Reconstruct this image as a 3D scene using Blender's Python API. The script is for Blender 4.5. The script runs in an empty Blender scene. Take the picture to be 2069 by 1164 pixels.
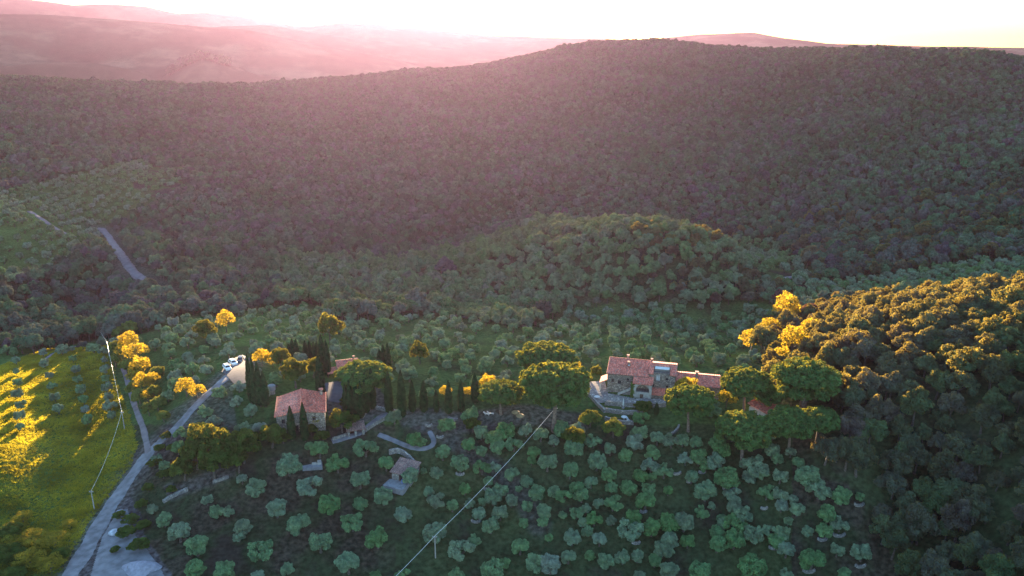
import bpy, bmesh, math, random
import numpy as np
from mathutils import Vector, Matrix

SC = bpy.context.scene
SUN_AZ, SUN_EL = math.radians(-7.0), math.radians(3.5)
EXPOSURE = 3.9
HAZE_D, HAZE_C, HAZE_G = 0.8e-4, (0.102, 0.069, 0.114), 0.64
# ---------------------------------------------------------------- camera
_cam = bpy.data.cameras.new('camera'); cam = bpy.data.objects.new('camera', _cam); SC.collection.objects.link(cam)
cam.location = (0, 0, 120.0); cam.rotation_euler = (math.radians(90 - 17.7), 0, 0)
_cam.sensor_width = 36.0; _cam.lens = 36.0 * 1593.0 / 2069.0
_cam.clip_start = 0.5; _cam.clip_end = 60000
SC.camera = cam
# ---------------------------------------------------------------- sky
W = bpy.data.worlds.new('World'); SC.world = W; W.use_nodes = True
_nt = W.node_tree
_sky = _nt.nodes.new('ShaderNodeTexSky'); _sky.sky_type = 'NISHITA'; _sky.sun_disc = False
_sky.sun_elevation = SUN_EL; _sky.sun_rotation = SUN_AZ
_sky.altitude = 300; _sky.air_density = 1.0; _sky.dust_density = 0.2; _sky.ozone_density = 2.2
_bg = _nt.nodes['Background']; _bg.inputs['Strength'].default_value = 0.105
_nt.links.new(_sky.outputs[0], _bg.inputs['Color'])
# ---------------------------------------------------------------- sun
_sl = bpy.data.lights.new('sun', 'SUN'); sun = bpy.data.objects.new('sun', _sl); SC.collection.objects.link(sun)
_sl.energy = 5.0; _sl.angle = math.radians(0.5); _sl.color = (1.0, 0.72, 0.45)
_sv = Vector((math.sin(SUN_AZ) * math.cos(SUN_EL), math.cos(SUN_AZ) * math.cos(SUN_EL), math.sin(SUN_EL)))
sun.rotation_euler = (-_sv).to_track_quat('-Z', 'Y').to_euler(); sun.location = (0, 0, 400)
# ---------------------------------------------------------------- exposure, render
SC.view_settings.view_transform = 'Standard'; SC.view_settings.look = 'None'
SC.view_settings.exposure = EXPOSURE; SC.view_settings.gamma = 1.0
SC.render.engine = 'CYCLES'
SC.cycles.max_bounces = 4; SC.cycles.diffuse_bounces = 2; SC.cycles.transmission_bounces = 3; SC.cycles.glossy_bounces = 1
SC.cycles.volume_bounces = 0; SC.cycles.use_denoising = True; SC.cycles.denoising_prefilter = 'NONE'; SC.cycles.use_adaptive_sampling = False
SC.cycles.caustics_reflective = False; SC.cycles.caustics_refractive = False
random.seed(11)
RS = np.random.RandomState(21)
# ---------------------------------------------------------------- terrain
F, CX, CY, PITCH = 1593.0, 1034.5, 582.0, math.radians(17.7)     # the photograph's lens
CAMZ = 120.0
SP, CP = math.sin(PITCH), math.cos(PITCH)

def ray(px, py):
    """direction through photo pixel, scaled so that horizontal forward part is kept"""
    u = (px - CX) / F; v = (CY - py) / F
    return u, CP + v * SP, -SP + v * CP

def az_of(px):
    return math.atan2(px - CX, F * CP + 150 * 0)        # adequate for control points

def project(x, y, z):
    """world -> photo pixel (numpy ok) and depth"""
    zc = z - CAMZ
    dep = y * CP - zc * SP
    up = y * SP + zc * CP
    dep = np.maximum(dep, 1e-3) if isinstance(dep, np.ndarray) else max(dep, 1e-3)
    return CX + F * x / dep, CY - F * up / dep, dep

CTRL = []
def cz(px, py, zc):                     # visible point: height below camera known
    dx, dy, dz = ray(px, py); s = zc / dz
    CTRL.append((dx * s, dy * s, zc))
def cd(px, py, D):                      # visible point: ground distance known
    dx, dy, dz = ray(px, py); s = D / math.hypot(dx, dy)
    CTRL.append((dx * s, dy * s, dz * s))
def cw(px, D, zc):                      # hidden point
    dx, dy, dz = ray(px, 300); s = D / math.hypot(dx, dy)
    CTRL.append((dx * s, dy * s, zc))
for a in [(1300,800,-100),(1180,810,-101),(600,860,-102),(490,745,-100),(430,790,-101),(330,800,-108),(300,910,-109),(150,1164,-113.5),(0,1020,-113),
          (0,870,-110.5),(0,800,-112.8),(0,930,-110),(-120,880,-110),(60,900,-111.4),(70,830,-113),(120,840,-115),(130,960,-115),(0,740,-116.5),(150,700,-119),(0,690,-125),(150,900,-114.8),(150,800,-115),(230,1000,-113.5),(0,1164,-116),(255,760,-114),(270,700,-114),(330,690,-112),(60,960,-112.5),
          (850,830,-101),(1050,830,-100),(1000,1000,-112),(1000,1164,-119),(700,1164,-118),(450,1164,-115),(1400,1164,-118),(1300,920,-106),(700,950,-108),
          (450,950,-107),(450,1050,-112),(700,1050,-113),(1000,900,-105),(1500,1000,-109),(1500,880,-101),(1500,780,-101),(1400,790,-100),
          (1700,900,-97),(1650,780,-96),(1900,800,-88),(2069,662,-81),(1850,698,-86),(1700,706,-92),(1620,712,-98),(2069,790,-83),(2069,1164,-103),(1800,1164,-113),(2069,980,-94),(1850,980,-102),
          (1570,700,-104),(1580,640,-114),
          (1000,770,-102),(700,730,-104),(600,740,-102),(1200,750,-102),(1400,740,-104),(1000,700,-112),(1000,650,-123),(1300,690,-111),(1300,650,-121),(1500,700,-109),(1480,640,-124),
          (750,680,-114),(700,640,-124),(500,690,-110),(500,640,-123),(600,650,-122),(480,612,-129),(1000,612,-133),(750,612,-130),
          (350,640,-122),(150,640,-139),(0,620,-144)]: cz(*a)
for a in [(1300,612,372),(1350,510,400),(1270,515,400),(1440,522,398),(1150,530,412),(1050,541,424),(950,552,432),(1530,570,396),(1500,520,530),(1350,474,600),(1240,480,600),(1430,474,620),(1560,480,590),(1620,560,440),(1900,560,425),(2069,530,455),(1850,520,480),
          (1000,596,395),(1150,596,385),(1050,500,620),(950,515,600),(820,535,540),(800,570,430),(1000,480,590),(1300,440,660),(1100,460,600),(700,500,560),(700,580,440),(500,580,440),(370,602,410),(300,550,470),(225,480,590),
          (1000,400,720),(1000,300,920),(1000,200,1220),(1000,135,1560),(850,150,1450),(700,161,1480),(1150,102,1640),(1250,93,1650),(1400,95,1560),(1600,105,1360),(1750,102,1280),(1900,105,1200),(2069,122,1080),
          (1600,400,680),(1600,300,840),(1600,200,1040),(2069,450,540),(2069,380,620),(2069,300,730),(2069,200,900),(1300,300,900),(1300,200,1150),
          (600,170,1480),(450,176,1430),(300,179,1380),(150,172,1450),(0,165,1500),(0,206,1170),(0,300,860),(0,380,710),(280,325,810),(380,380,700),(215,455,620),(0,470,570),(0,560,480),(150,480,570),(200,540,490),
          (600,400,740),(600,300,950),(600,220,1200),(300,252,1020)]: cd(*a)
for px, D, z in [(1250,1850,-60),(1600,1700,-80),(1900,1600,-90),(2069,1500,-90),(900,1800,-90),(600,1850,-125),(300,1800,-140),(0,1850,-120)]: cw(px, D, z)
for px in (-20, 500, 1034, 1600, 2090):
    cw(px, 2250, -175); cw(px, 70, -117 if px < 1800 else -104)
_C = np.array(CTRL)
def _uv(x, y):
    return np.arctan2(x, y) * 1.6, 0.5 * np.log(np.maximum(x * x + y * y, 25.0))
def _k(r2):
    return 0.5 * r2 * np.log(r2 + 1e-12)
_cu, _cv = _uv(_C[:, 0], _C[:, 1])
_n = len(_C)
_A = np.zeros((_n + 3, _n + 3))
_A[:_n, :_n] = _k((_cu[:, None] - _cu[None]) ** 2 + (_cv[:, None] - _cv[None]) ** 2) + np.eye(_n) * 2e-4
_A[:_n, _n] = 1; _A[:_n, _n + 1] = _cu; _A[:_n, _n + 2] = _cv
_A[_n:, :_n] = _A[:_n, _n:].T
_w = np.linalg.solve(_A, np.concatenate([_C[:, 2], np.zeros(3)]))

def _tps(u, v):
    out = np.zeros_like(u)
    for i in range(0, u.size, 20000):
        uu, vv = u.flat[i:i + 20000], v.flat[i:i + 20000]
        out.flat[i:i + 20000] = _k((uu[:, None] - _cu) ** 2 + (vv[:, None] - _cv) ** 2) @ _w[:_n] + _w[_n] + _w[_n + 1] * uu + _w[_n + 2] * vv
    return out

_rs = np.random.RandomState(5)
_ph = _rs.rand(40, 4)
def wob(x, y, s, k=0, n=5):
    """smooth pseudo noise about -1..1"""
    o = 0.0
    for i in range(n):
        a = _ph[(k + i) % 40] * 6.283
        f = s * (1.0 + 0.55 * i)
        o = o + np.sin((x * math.cos(a[0]) + y * math.sin(a[0])) * f + a[1]) * np.cos((x * math.sin(a[2]) - y * math.cos(a[2])) * f * 0.8 + a[3])
    return o / (n ** 0.5)

def _prof(pts, az):
    xs = np.array([math.atan2(p[0] - CX, F) for p in pts])
    return np.interp(az, xs, np.array([math.tan(math.atan2(CY - p[1], F) - PITCH) for p in pts]))   # tan elevation
RIDGES = [   # crest as photo pixels, distance, width
    ([(-900,60),(0,37),(130,36),(250,42),(400,52),(520,60),(620,82),(760,110),(900,140),(1300,150),(3000,150)], 3700, 700),
    ([(-900,90),(300,80),(480,54),(560,53),(650,66),(800,86),(1000,104),(1200,120),(1500,150),(3000,150)], 4500, 700),
    ([(-900,60),(400,62),(560,52),(650,53),(710,46),(790,49),(880,60),(980,70),(1060,74),(1250,84),(1330,76),(1400,69),(1500,67),(1560,77),(1640,88),(1760,92),(3000,100)], 5400, 800),
    ([(-900,-5),(0,2),(70,4),(130,9),(200,18),(270,16),(340,19),(400,31),(450,27),(500,31),(560,42),(650,60),(900,72),(1700,88),(1850,91),(1950,93),(2069,97),(3000,97)], 6500, 800),
    ([(-900,200),(330,160),(380,135),(430,112),(480,125),(540,150),(800,200),(3000,200)], 2780, 200),
    ([(-900,118),(0,124),(100,119),(220,121),(300,135),(360,160),(3000,220)], 2620, 130),
]
def height(x, y):
    """terrain height in world z for numpy arrays"""
    x = np.asarray(x, float); y = np.asarray(y, float)
    D = np.hypot(x, y); az = np.arctan2(x, y)
    lim = 0.70
    azc = np.clip(az, -lim, lim)
    D1 = np.clip(D, 60, 2250)
    z = _tps(azc * 1.6, np.log(D1))
    back = np.clip((np.abs(az) - 1.0) / 2.0, 0, 1); back = back * back * (3 - 2 * back)
    z = z * (1 - back) + (-112.0) * back
    near = np.clip((110 - D) / 80, 0, 1)
    z = z * (1 - near) - 115 * near
    z = z + wob(x, y, 0.05, 0) * 0.35 * np.clip(D / 200, 0, 1) + wob(x, y, 0.012, 7) * np.clip((D - 380) / 500, 0, 1) * 2.8 + wob(x, y * .5, 0.0085, 19, 3) * np.clip((D - 600) / 400, 0, 1) * 7.5 * np.clip((1500 - D) / 300, 0.25, 1)
    zf = np.full_like(z, -185.0)
    for i, (pts, D0, w) in enumerate(RIDGES):
        d0 = D0 + 140 * wob(x * 0 + az * 1000, y * 0, 0.006, i * 3) * (w / 900)
        cr = _prof(pts, az) * d0
        zf = np.maximum(zf, -185 + (np.maximum(cr, -185) + 185) * np.exp(-((D - d0) / w) ** 2) )
    zf = zf + wob(x, y, 0.004, 11) * np.clip((D - 2200) / 1500, 0, 1) * 4
    t = np.clip((D - 1800) / 400, 0, 1); t = t * t * (3 - 2 * t)
    return z * (1 - t) + zf * t + CAMZ

AZ = np.radians(np.concatenate([np.arange(-180, -44, 4.0), np.arange(-44, 44.001, 0.16), np.arange(48, 180.01, 4.0)]))
LD = np.concatenate([np.log([2.0, 20.0, 50.0, 80.0]), np.arange(math.log(100), math.log(1900), 0.0085), np.arange(math.log(1900), math.log(7600), 0.012)])
GX = np.exp(LD)[:, None] * np.sin(AZ)[None]; GY = np.exp(LD)[:, None] * np.cos(AZ)[None]
GZ = height(GX, GY)

def H(x, y):
    """bilinear look-up in the terrain mesh's own grid"""
    x = np.asarray(x, float); y = np.asarray(y, float)
    az = np.arctan2(x, y); ld = np.log(np.maximum(np.hypot(x, y), 2.01))
    i = np.clip(np.searchsorted(LD, ld) - 1, 0, len(LD) - 2); j = np.clip(np.searchsorted(AZ, az) - 1, 0, len(AZ) - 2)
    a = np.clip((ld - LD[i]) / (LD[i + 1] - LD[i]), 0, 1); b = np.clip((az - AZ[j]) / (AZ[j + 1] - AZ[j]), 0, 1)
    r = (GZ[i, j] * (1 - a) * (1 - b) + GZ[i + 1, j] * a * (1 - b) + GZ[i, j + 1] * (1 - a) * b + GZ[i + 1, j + 1] * a * b)
    return r
def Hf(x, y): return float(H(x, y))

_S = np.exp(np.linspace(math.log(90), math.log(5800), 3500))
def at(px, py, h=0.0):
    """where the line of sight through a photo pixel meets the terrain raised by h; returns x, y, ground z"""
    dx, dy, dz = ray(px, py); n = math.hypot(dx, dy)
    X, Y, Zr = dx / n * _S, dy / n * _S, CAMZ + dz / n * _S
    d = Zr - (H(X, Y) + h)
    k = int(np.argmax(d < 0)) if (d < 0).any() else len(_S) - 1
    if k == 0: k = 1
    t = d[k - 1] / (d[k - 1] - d[k]) if d[k - 1] != d[k] else 0
    x = X[k - 1] + (X[k] - X[k - 1]) * t; y = Y[k - 1] + (Y[k] - Y[k - 1]) * t
    return float(x), float(y), Hf(x, y)
# ---------------------------------------------------------------- materials
MATS = {}
def mat_new(name):
    m = bpy.data.materials.new(name); m.use_nodes = True; MATS[name] = m
    nt = m.node_tree; nt.nodes.clear()
    out = nt.nodes.new('ShaderNodeOutputMaterial')
    return m, nt, out
def N(nt, t, **kw):
    n = nt.nodes.new(t)
    for k, v in kw.items():
        if k in n.inputs: n.inputs[k].default_value = v
        else: setattr(n, k, v)
    return n
def mix(nt, fac, a, b, blend='MIX'):
    n = nt.nodes.new('ShaderNodeMix'); n.data_type = 'RGBA'; n.blend_type = blend
    for i, v in ((0, fac), (6, a), (7, b)):
        if hasattr(v, 'is_linked') or isinstance(v, bpy.types.NodeSocket): nt.links.new(v, n.inputs[i])
        elif i == 0: n.inputs[0].default_value = v
        else: n.inputs[i].default_value = (*v, 1)
    return n.outputs[2]
def ramp(nt, fac, stops):
    r = nt.nodes.new('ShaderNodeValToRGB'); nt.links.new(fac, r.inputs[0])
    e = r.color_ramp.elements
    while len(e) < len(stops): e.new(0.5)
    for i, (p, c) in enumerate(stops):
        e[i].position = p; e[i].color = (*c, 1) if hasattr(c, '__len__') else (c, c, c, 1)
    return r.outputs[0]

def leaf_mat(name, cols, trans, tf=0.38, noise=0.5):
    """cols: list of leaf colours picked per tree; clump variation by position"""
    m, nt, out = mat_new(name)
    oi = N(nt, 'ShaderNodeObjectInfo')
    c = ramp(nt, oi.outputs['Random'], [(i / max(1, len(cols) - 1), k) for i, k in enumerate(cols)])
    geo = N(nt, 'ShaderNodeNewGeometry')
    nz = N(nt, 'ShaderNodeTexNoise', Scale=noise); nt.links.new(geo.outputs['Position'], nz.inputs['Vector'])
    v = ramp(nt, nz.outputs[0], [(0.3, (0.62, 0.62, 0.62)), (0.7, (1.35, 1.35, 1.25))])
    c = mix(nt, 1.0, c, v, 'MULTIPLY')
    big = N(nt, 'ShaderNodeTexNoise', Scale=0.012); nt.links.new(geo.outputs['Position'], big.inputs['Vector'])
    v2 = ramp(nt, big.outputs[0], [(0.38, (0.78, 0.9, 0.82)), (0.52, (1.0, 1.0, 1.0)), (0.66, (1.15, 1.05, 1.1))])
    c = mix(nt, 1.0, c, v2, 'MULTIPLY')
    d = N(nt, 'ShaderNodeBsdfDiffuse'); nt.links.new(c, d.inputs['Color'])
    t = N(nt, 'ShaderNodeBsdfTranslucent')
    tc = mix(nt, 1.0, v, trans, 'MULTIPLY'); nt.links.new(tc, t.inputs['Color'])
    s = N(nt, 'ShaderNodeMixShader', Fac=tf); nt.links.new(d.outputs[0], s.inputs[1]); nt.links.new(t.outputs[0], s.inputs[2])
    nt.links.new(s.outputs[0], out.inputs[0])
    return m

def solid_mat(name, col, rough=0.8, var=0.25, scale=1.2, bump=0.0, metallic=0.0, col2=None, stretch=None, bscale=None):
    m, nt, out = mat_new(name)
    p = N(nt, 'ShaderNodeBsdfPrincipled', Roughness=rough, Metallic=metallic)
    tc = N(nt, 'ShaderNodeTexCoord'); vec = tc.outputs['Object']
    if stretch:
        mp = N(nt, 'ShaderNodeMapping'); mp.inputs['Scale'].default_value = stretch
        nt.links.new(vec, mp.inputs['Vector']); vec = mp.outputs[0]
    nz = N(nt, 'ShaderNodeTexNoise', Scale=scale, Detail=6.0); nt.links.new(vec, nz.inputs['Vector'])
    b = col2 or tuple(min(1, x * (1 + var)) for x in col); a = col if col2 else tuple(x * (1 - var) for x in col)
    c = ramp(nt, nz.outputs[0], [(0.35, a), (0.65, b)])
    nt.links.new(c, p.inputs['Base Color'])
    if bump:
        n2 = N(nt, 'ShaderNodeTexNoise', Scale=bscale or scale * 4, Detail=8.0); nt.links.new(vec, n2.inputs['Vector'])
        bp = N(nt, 'ShaderNodeBump', Strength=1.0, Distance=bump); nt.links.new(n2.outputs[0], bp.inputs['Height']); nt.links.new(bp.outputs[0], p.inputs['Normal'])
    nt.links.new(p.outputs[0], out.inputs[0])
    return m

def stone_mat(name, c1, c2, scale=2.6):
    m, nt, out = mat_new(name)
    p = N(nt, 'ShaderNodeBsdfPrincipled', Roughness=0.9)
    tc = N(nt, 'ShaderNodeTexCoord'); mp = N(nt, 'ShaderNodeMapping'); mp.inputs['Scale'].default_value = (1, 1, 1.7)
    nt.links.new(tc.outputs['Object'], mp.inputs['Vector'])
    vo = N(nt, 'ShaderNodeTexVoronoi', Scale=scale, Randomness=0.9); nt.links.new(mp.outputs[0], vo.inputs['Vector'])
    ve = N(nt, 'ShaderNodeTexVoronoi', Scale=scale, Randomness=0.9, feature='DISTANCE_TO_EDGE'); nt.links.new(mp.outputs[0], ve.inputs['Vector'])
    sep = N(nt, 'ShaderNodeSeparateColor'); nt.links.new(vo.outputs['Color'], sep.inputs[0])
    c = ramp(nt, sep.outputs[0], [(0.0, c1), (0.5, tuple((a + b) / 2 for a, b in zip(c1, c2))), (0.8, c2), (1.0, tuple(x * 1.5 for x in c2))])
    e = ramp(nt, ve.outputs[0], [(0.02, (0.45, 0.43, 0.4)), (0.09, (1, 1, 1))])
    c = mix(nt, 1.0, c, e, 'MULTIPLY')
    nz = N(nt, 'ShaderNodeTexNoise', Scale=0.35, Detail=5.0); nt.links.new(tc.outputs['Object'], nz.inputs['Vector'])
    c = mix(nt, 1.0, c, ramp(nt, nz.outputs[0], [(0.3, (0.65, 0.65, 0.68)), (0.7, (1.2, 1.12, 1.0))]), 'MULTIPLY')
    bp = N(nt, 'ShaderNodeBump', Strength=0.8, Distance=0.06); nt.links.new(ve.outputs[0], bp.inputs['Height'])
    nt.links.new(bp.outputs[0], p.inputs['Normal']); nt.links.new(c, p.inputs['Base Color']); nt.links.new(p.outputs[0], out.inputs[0])
    return m

def tile_mat(name, c1, c2):
    """terracotta pan tiles: ridges run down the slope along local y"""
    m, nt, out = mat_new(name)
    p = N(nt, 'ShaderNodeBsdfPrincipled', Roughness=0.85)
    tc = N(nt, 'ShaderNodeTexCoord')
    br = N(nt, 'ShaderNodeTexVoronoi', Scale=1.0, Randomness=0.25); mp = N(nt, 'ShaderNodeMapping'); mp.inputs['Scale'].default_value = (3.6, 2.4, 0.3)
    nt.links.new(tc.outputs['Object'], mp.inputs['Vector']); nt.links.new(mp.outputs[0], br.inputs['Vector'])
    sep = N(nt, 'ShaderNodeSeparateColor'); nt.links.new(br.outputs['Color'], sep.inputs[0])
    c = ramp(nt, sep.outputs[0], [(0.0, c1), (0.55, c2), (0.85, tuple(x * 1.35 for x in c2)), (1.0, (0.32, 0.27, 0.22))])
    nz = N(nt, 'ShaderNodeTexNoise', Scale=0.5, Detail=6.0); nt.links.new(tc.outputs['Object'], nz.inputs['Vector'])
    c = mix(nt, 1.0, c, ramp(nt, nz.outputs[0], [(0.3, (0.75, 0.75, 0.75)), (0.65, (1.12, 1.08, 1.04))]), 'MULTIPLY')
    wv = N(nt, 'ShaderNodeTexWave', Scale=1.15, wave_type='BANDS', bands_direction='X'); nt.links.new(tc.outputs['Object'], wv.inputs['Vector'])
    c = mix(nt, 1.0, c, ramp(nt, wv.outputs[0], [(0.0, (0.72, 0.7, 0.7)), (0.4, (1, 1, 1))]), 'MULTIPLY')
    bp = N(nt, 'ShaderNodeBump', Strength=1.0, Distance=0.12); nt.links.new(wv.outputs[0], bp.inputs['Height'])
    nt.links.new(bp.outputs[0], p.inputs['Normal']); nt.links.new(c, p.inputs['Base Color']); nt.links.new(p.outputs[0], out.inputs[0])
    return m

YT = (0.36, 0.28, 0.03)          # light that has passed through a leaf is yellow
OLIVE = leaf_mat('olive_leaves', [(0.15, 0.235, 0.12), (0.19, 0.235, 0.165), (0.12, 0.22, 0.09), (0.21, 0.25, 0.195), (0.14, 0.225, 0.11), (0.11, 0.205, 0.08), (0.18, 0.24, 0.15), (0.16, 0.19, 0.13)], (0.20, 0.21, 0.09), 0.12, 0.7)
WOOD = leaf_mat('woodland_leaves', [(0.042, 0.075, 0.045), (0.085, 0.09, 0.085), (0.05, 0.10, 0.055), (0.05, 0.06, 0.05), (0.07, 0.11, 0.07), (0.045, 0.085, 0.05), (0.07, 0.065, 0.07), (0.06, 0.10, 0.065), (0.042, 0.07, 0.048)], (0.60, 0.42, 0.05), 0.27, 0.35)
WOOD_SHADE = leaf_mat('shaded_woodland_leaves', [(0.062, 0.125, 0.062), (0.125, 0.125, 0.125), (0.075, 0.163, 0.081), (0.062, 0.065, 0.062), (0.106, 0.175, 0.106), (0.056, 0.112, 0.062), (0.106, 0.081, 0.1), (0.088, 0.15, 0.094)], (0.22, 0.18, 0.05), 0.08, 0.35)  # copy of the woodland leaves for shaded woods, shade put into the colour
PINE = leaf_mat('pine_needles', [(0.055, 0.115, 0.04), (0.065, 0.13, 0.045), (0.05, 0.105, 0.04)], (0.5, 0.42, 0.03), 0.2, 0.6)
CYP = leaf_mat('cypress_scales', [(0.02, 0.05, 0.022), (0.028, 0.06, 0.026)], (0.10, 0.10, 0.03), 0.12, 1.0)
BROAD = leaf_mat('broad_leaves', [(0.10, 0.16, 0.05), (0.13, 0.18, 0.05), (0.11, 0.17, 0.05)], YT, 0.35, 0.5)
PLUM = leaf_mat('russet_leaves', [(0.13, 0.07, 0.07), (0.11, 0.065, 0.06)], (0.3, 0.14, 0.06), 0.3, 0.6)
BARK = solid_mat('bark', (0.10, 0.08, 0.065), 0.95, 0.4, 3.0, 0.03)
PBARK = solid_mat('pine_bark', (0.17, 0.12, 0.09), 0.95, 0.4, 3.0, 0.04)
STONE = stone_mat('rubble_stone', (0.17, 0.14, 0.12), (0.36, 0.31, 0.26))
STONE2 = stone_mat('dry_stone', (0.16, 0.155, 0.15), (0.31, 0.295, 0.28), 3.2)
TILE = tile_mat('terracotta_tiles', (0.60, 0.15, 0.10), (0.78, 0.25, 0.17))
TILE2 = tile_mat('weathered_tiles', (0.22, 0.13, 0.12), (0.32, 0.2, 0.17))
PLASTER = solid_mat('lime_plaster', (0.36, 0.33, 0.29), 0.9, 0.2, 1.5, 0.01)
PALE = solid_mat('pale_plaster', (0.62, 0.50, 0.40), 0.9, 0.15, 1.5, 0.01)
DARK = solid_mat('dark_opening', (0.012, 0.011, 0.012), 0.6, 0.2)
GLASS = solid_mat('window_glass', (0.03, 0.035, 0.04), 0.08, 0.2)
WOODP = solid_mat('old_wood', (0.12, 0.075, 0.05), 0.8, 0.3, 4.0, 0.01)
POLE = solid_mat('pole_wood', (0.30, 0.27, 0.24), 0.85, 0.2, 4.0)
WIRE = solid_mat('wire_metal', (0.75, 0.73, 0.70), 0.4, 0.05, 4.0)
GRAVEL = solid_mat('gravel', (0.10, 0.098, 0.105), 0.95, 0.25, 0.45, 0.05, col2=(0.19, 0.185, 0.20), bscale=5)
PARKM = solid_mat('parking_gravel', (0.045, 0.045, 0.052), 0.95, 0.25, 0.7, 0.0)
DIRT = solid_mat('dirt_track', (0.13, 0.11, 0.115), 0.95, 0.25, 0.4, 0.03)
PAVE = stone_mat('paving', (0.19, 0.19, 0.19), (0.28, 0.27, 0.26), 1.6)
COTTO = solid_mat('pale_paving', (0.55, 0.43, 0.36), 0.85, 0.15, 1.2, 0.01)
WHITEP = solid_mat('white_paint', (0.78, 0.78, 0.77), 0.3, 0.03)
DARKP = solid_mat('dark_paint', (0.03, 0.032, 0.04), 0.25, 0.05)
CHROME = solid_mat('wheel_metal', (0.55, 0.55, 0.56), 0.3, 0.1, 2, metallic=0.8)
RUBBER = solid_mat('rubber', (0.02, 0.02, 0.02), 0.8, 0.1)
LAMPM = solid_mat('lamp_glass', (0.7, 0.7, 0.68), 0.1, 0.05)
REDM = solid_mat('red_lamp', (0.4, 0.02, 0.02), 0.2, 0.05)
CLOTH = solid_mat('pale_canvas', (0.5, 0.5, 0.48), 0.8, 0.08)
STRAW = solid_mat('straw', (0.26, 0.19, 0.10), 0.95, 0.25, 3.0, 0.04)
CONCRETE = solid_mat('concrete', (0.20, 0.20, 0.21), 0.9, 0.2, 1.0, 0.01)
COPPER = solid_mat('gutter_copper', (0.16, 0.10, 0.07), 0.5, 0.2)

def ground_mat():
    m, nt, out = mat_new('ground_cover')
    p = N(nt, 'ShaderNodeBsdfDiffuse', Roughness=1.0)
    geo = N(nt, 'ShaderNodeNewGeometry'); pos = geo.outputs['Position']
    at_ = N(nt, 'ShaderNodeVertexColor', layer_name='zone'); sep = N(nt, 'ShaderNodeSeparateColor'); nt.links.new(at_.outputs[0], sep.inputs[0])
    n1 = N(nt, 'ShaderNodeTexNoise', Scale=0.07, Detail=5.0); nt.links.new(pos, n1.inputs['Vector'])
    n2 = N(nt, 'ShaderNodeTexNoise', Scale=0.9, Detail=6.0); nt.links.new(pos, n2.inputs['Vector'])
    n3 = N(nt, 'ShaderNodeTexNoise', Scale=0.004, Detail=9.0, Roughness=0.62); nt.links.new(pos, n3.inputs['Vector'])
    grass = ramp(nt, n1.outputs[0], [(0.34, (0.046, 0.042, 0.032)), (0.44, (0.036, 0.056, 0.026)), (0.62, (0.05, 0.085, 0.03))])
    lush = ramp(nt, n1.outputs[0], [(0.35, (0.045, 0.095, 0.03)), (0.65, (0.075, 0.13, 0.038))])
    dirt = ramp(nt, n2.outputs[0], [(0.35, (0.065, 0.055, 0.055)), (0.65, (0.12, 0.105, 0.105))])
    red = ramp(nt, n2.outputs[0], [(0.35, (0.035, 0.03, 0.026)), (0.65, (0.075, 0.052, 0.045))])
    wood = ramp(nt, n3.outputs[0], [(0.35, (0.03, 0.04, 0.025)), (0.5, (0.055, 0.065, 0.04)), (0.62, (0.13, 0.13, 0.08))])
    c = mix(nt, sep.outputs[1], grass, lush)
    f1 = N(nt, 'ShaderNodeMath', operation='MULTIPLY'); nt.links.new(sep.outputs[2], f1.inputs[0]); nt.links.new(ramp(nt, n1.outputs[0], [(0.42, 0.0), (0.56, 1.0)]), f1.inputs[1])
    c = mix(nt, f1.outputs[0], c, red)
    c = mix(nt, sep.outputs[0], c, dirt)
    c = mix(nt, at_.outputs['Alpha'], wood, c)
    sp = ramp(nt, n2.outputs[0], [(0.3, (0.6, 0.6, 0.6)), (0.7, (1.35, 1.35, 1.35))])
    c = mix(nt, 1.0, c, sp, 'MULTIPLY')
    nt.links.new(c, p.inputs['Color'])
    nb = N(nt, 'ShaderNodeTexNoise', Scale=1.6, Detail=8.0, Roughness=0.7); nt.links.new(pos, nb.inputs['Vector'])
    bp = N(nt, 'ShaderNodeBump', Strength=1.0, Distance=0.35); nt.links.new(nb.outputs[0], bp.inputs['Height'])
    nt.links.new(bp.outputs[0], p.inputs['Normal']); nt.links.new(p.outputs[0], out.inputs[0])
    return m
GROUND = ground_mat()
GRASSM = leaf_mat('grass_blades', [(0.05, 0.11, 0.03), (0.07, 0.12, 0.035), (0.055, 0.115, 0.03)], (0.80, 0.62, 0.03), 0.36, 0.12)
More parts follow.
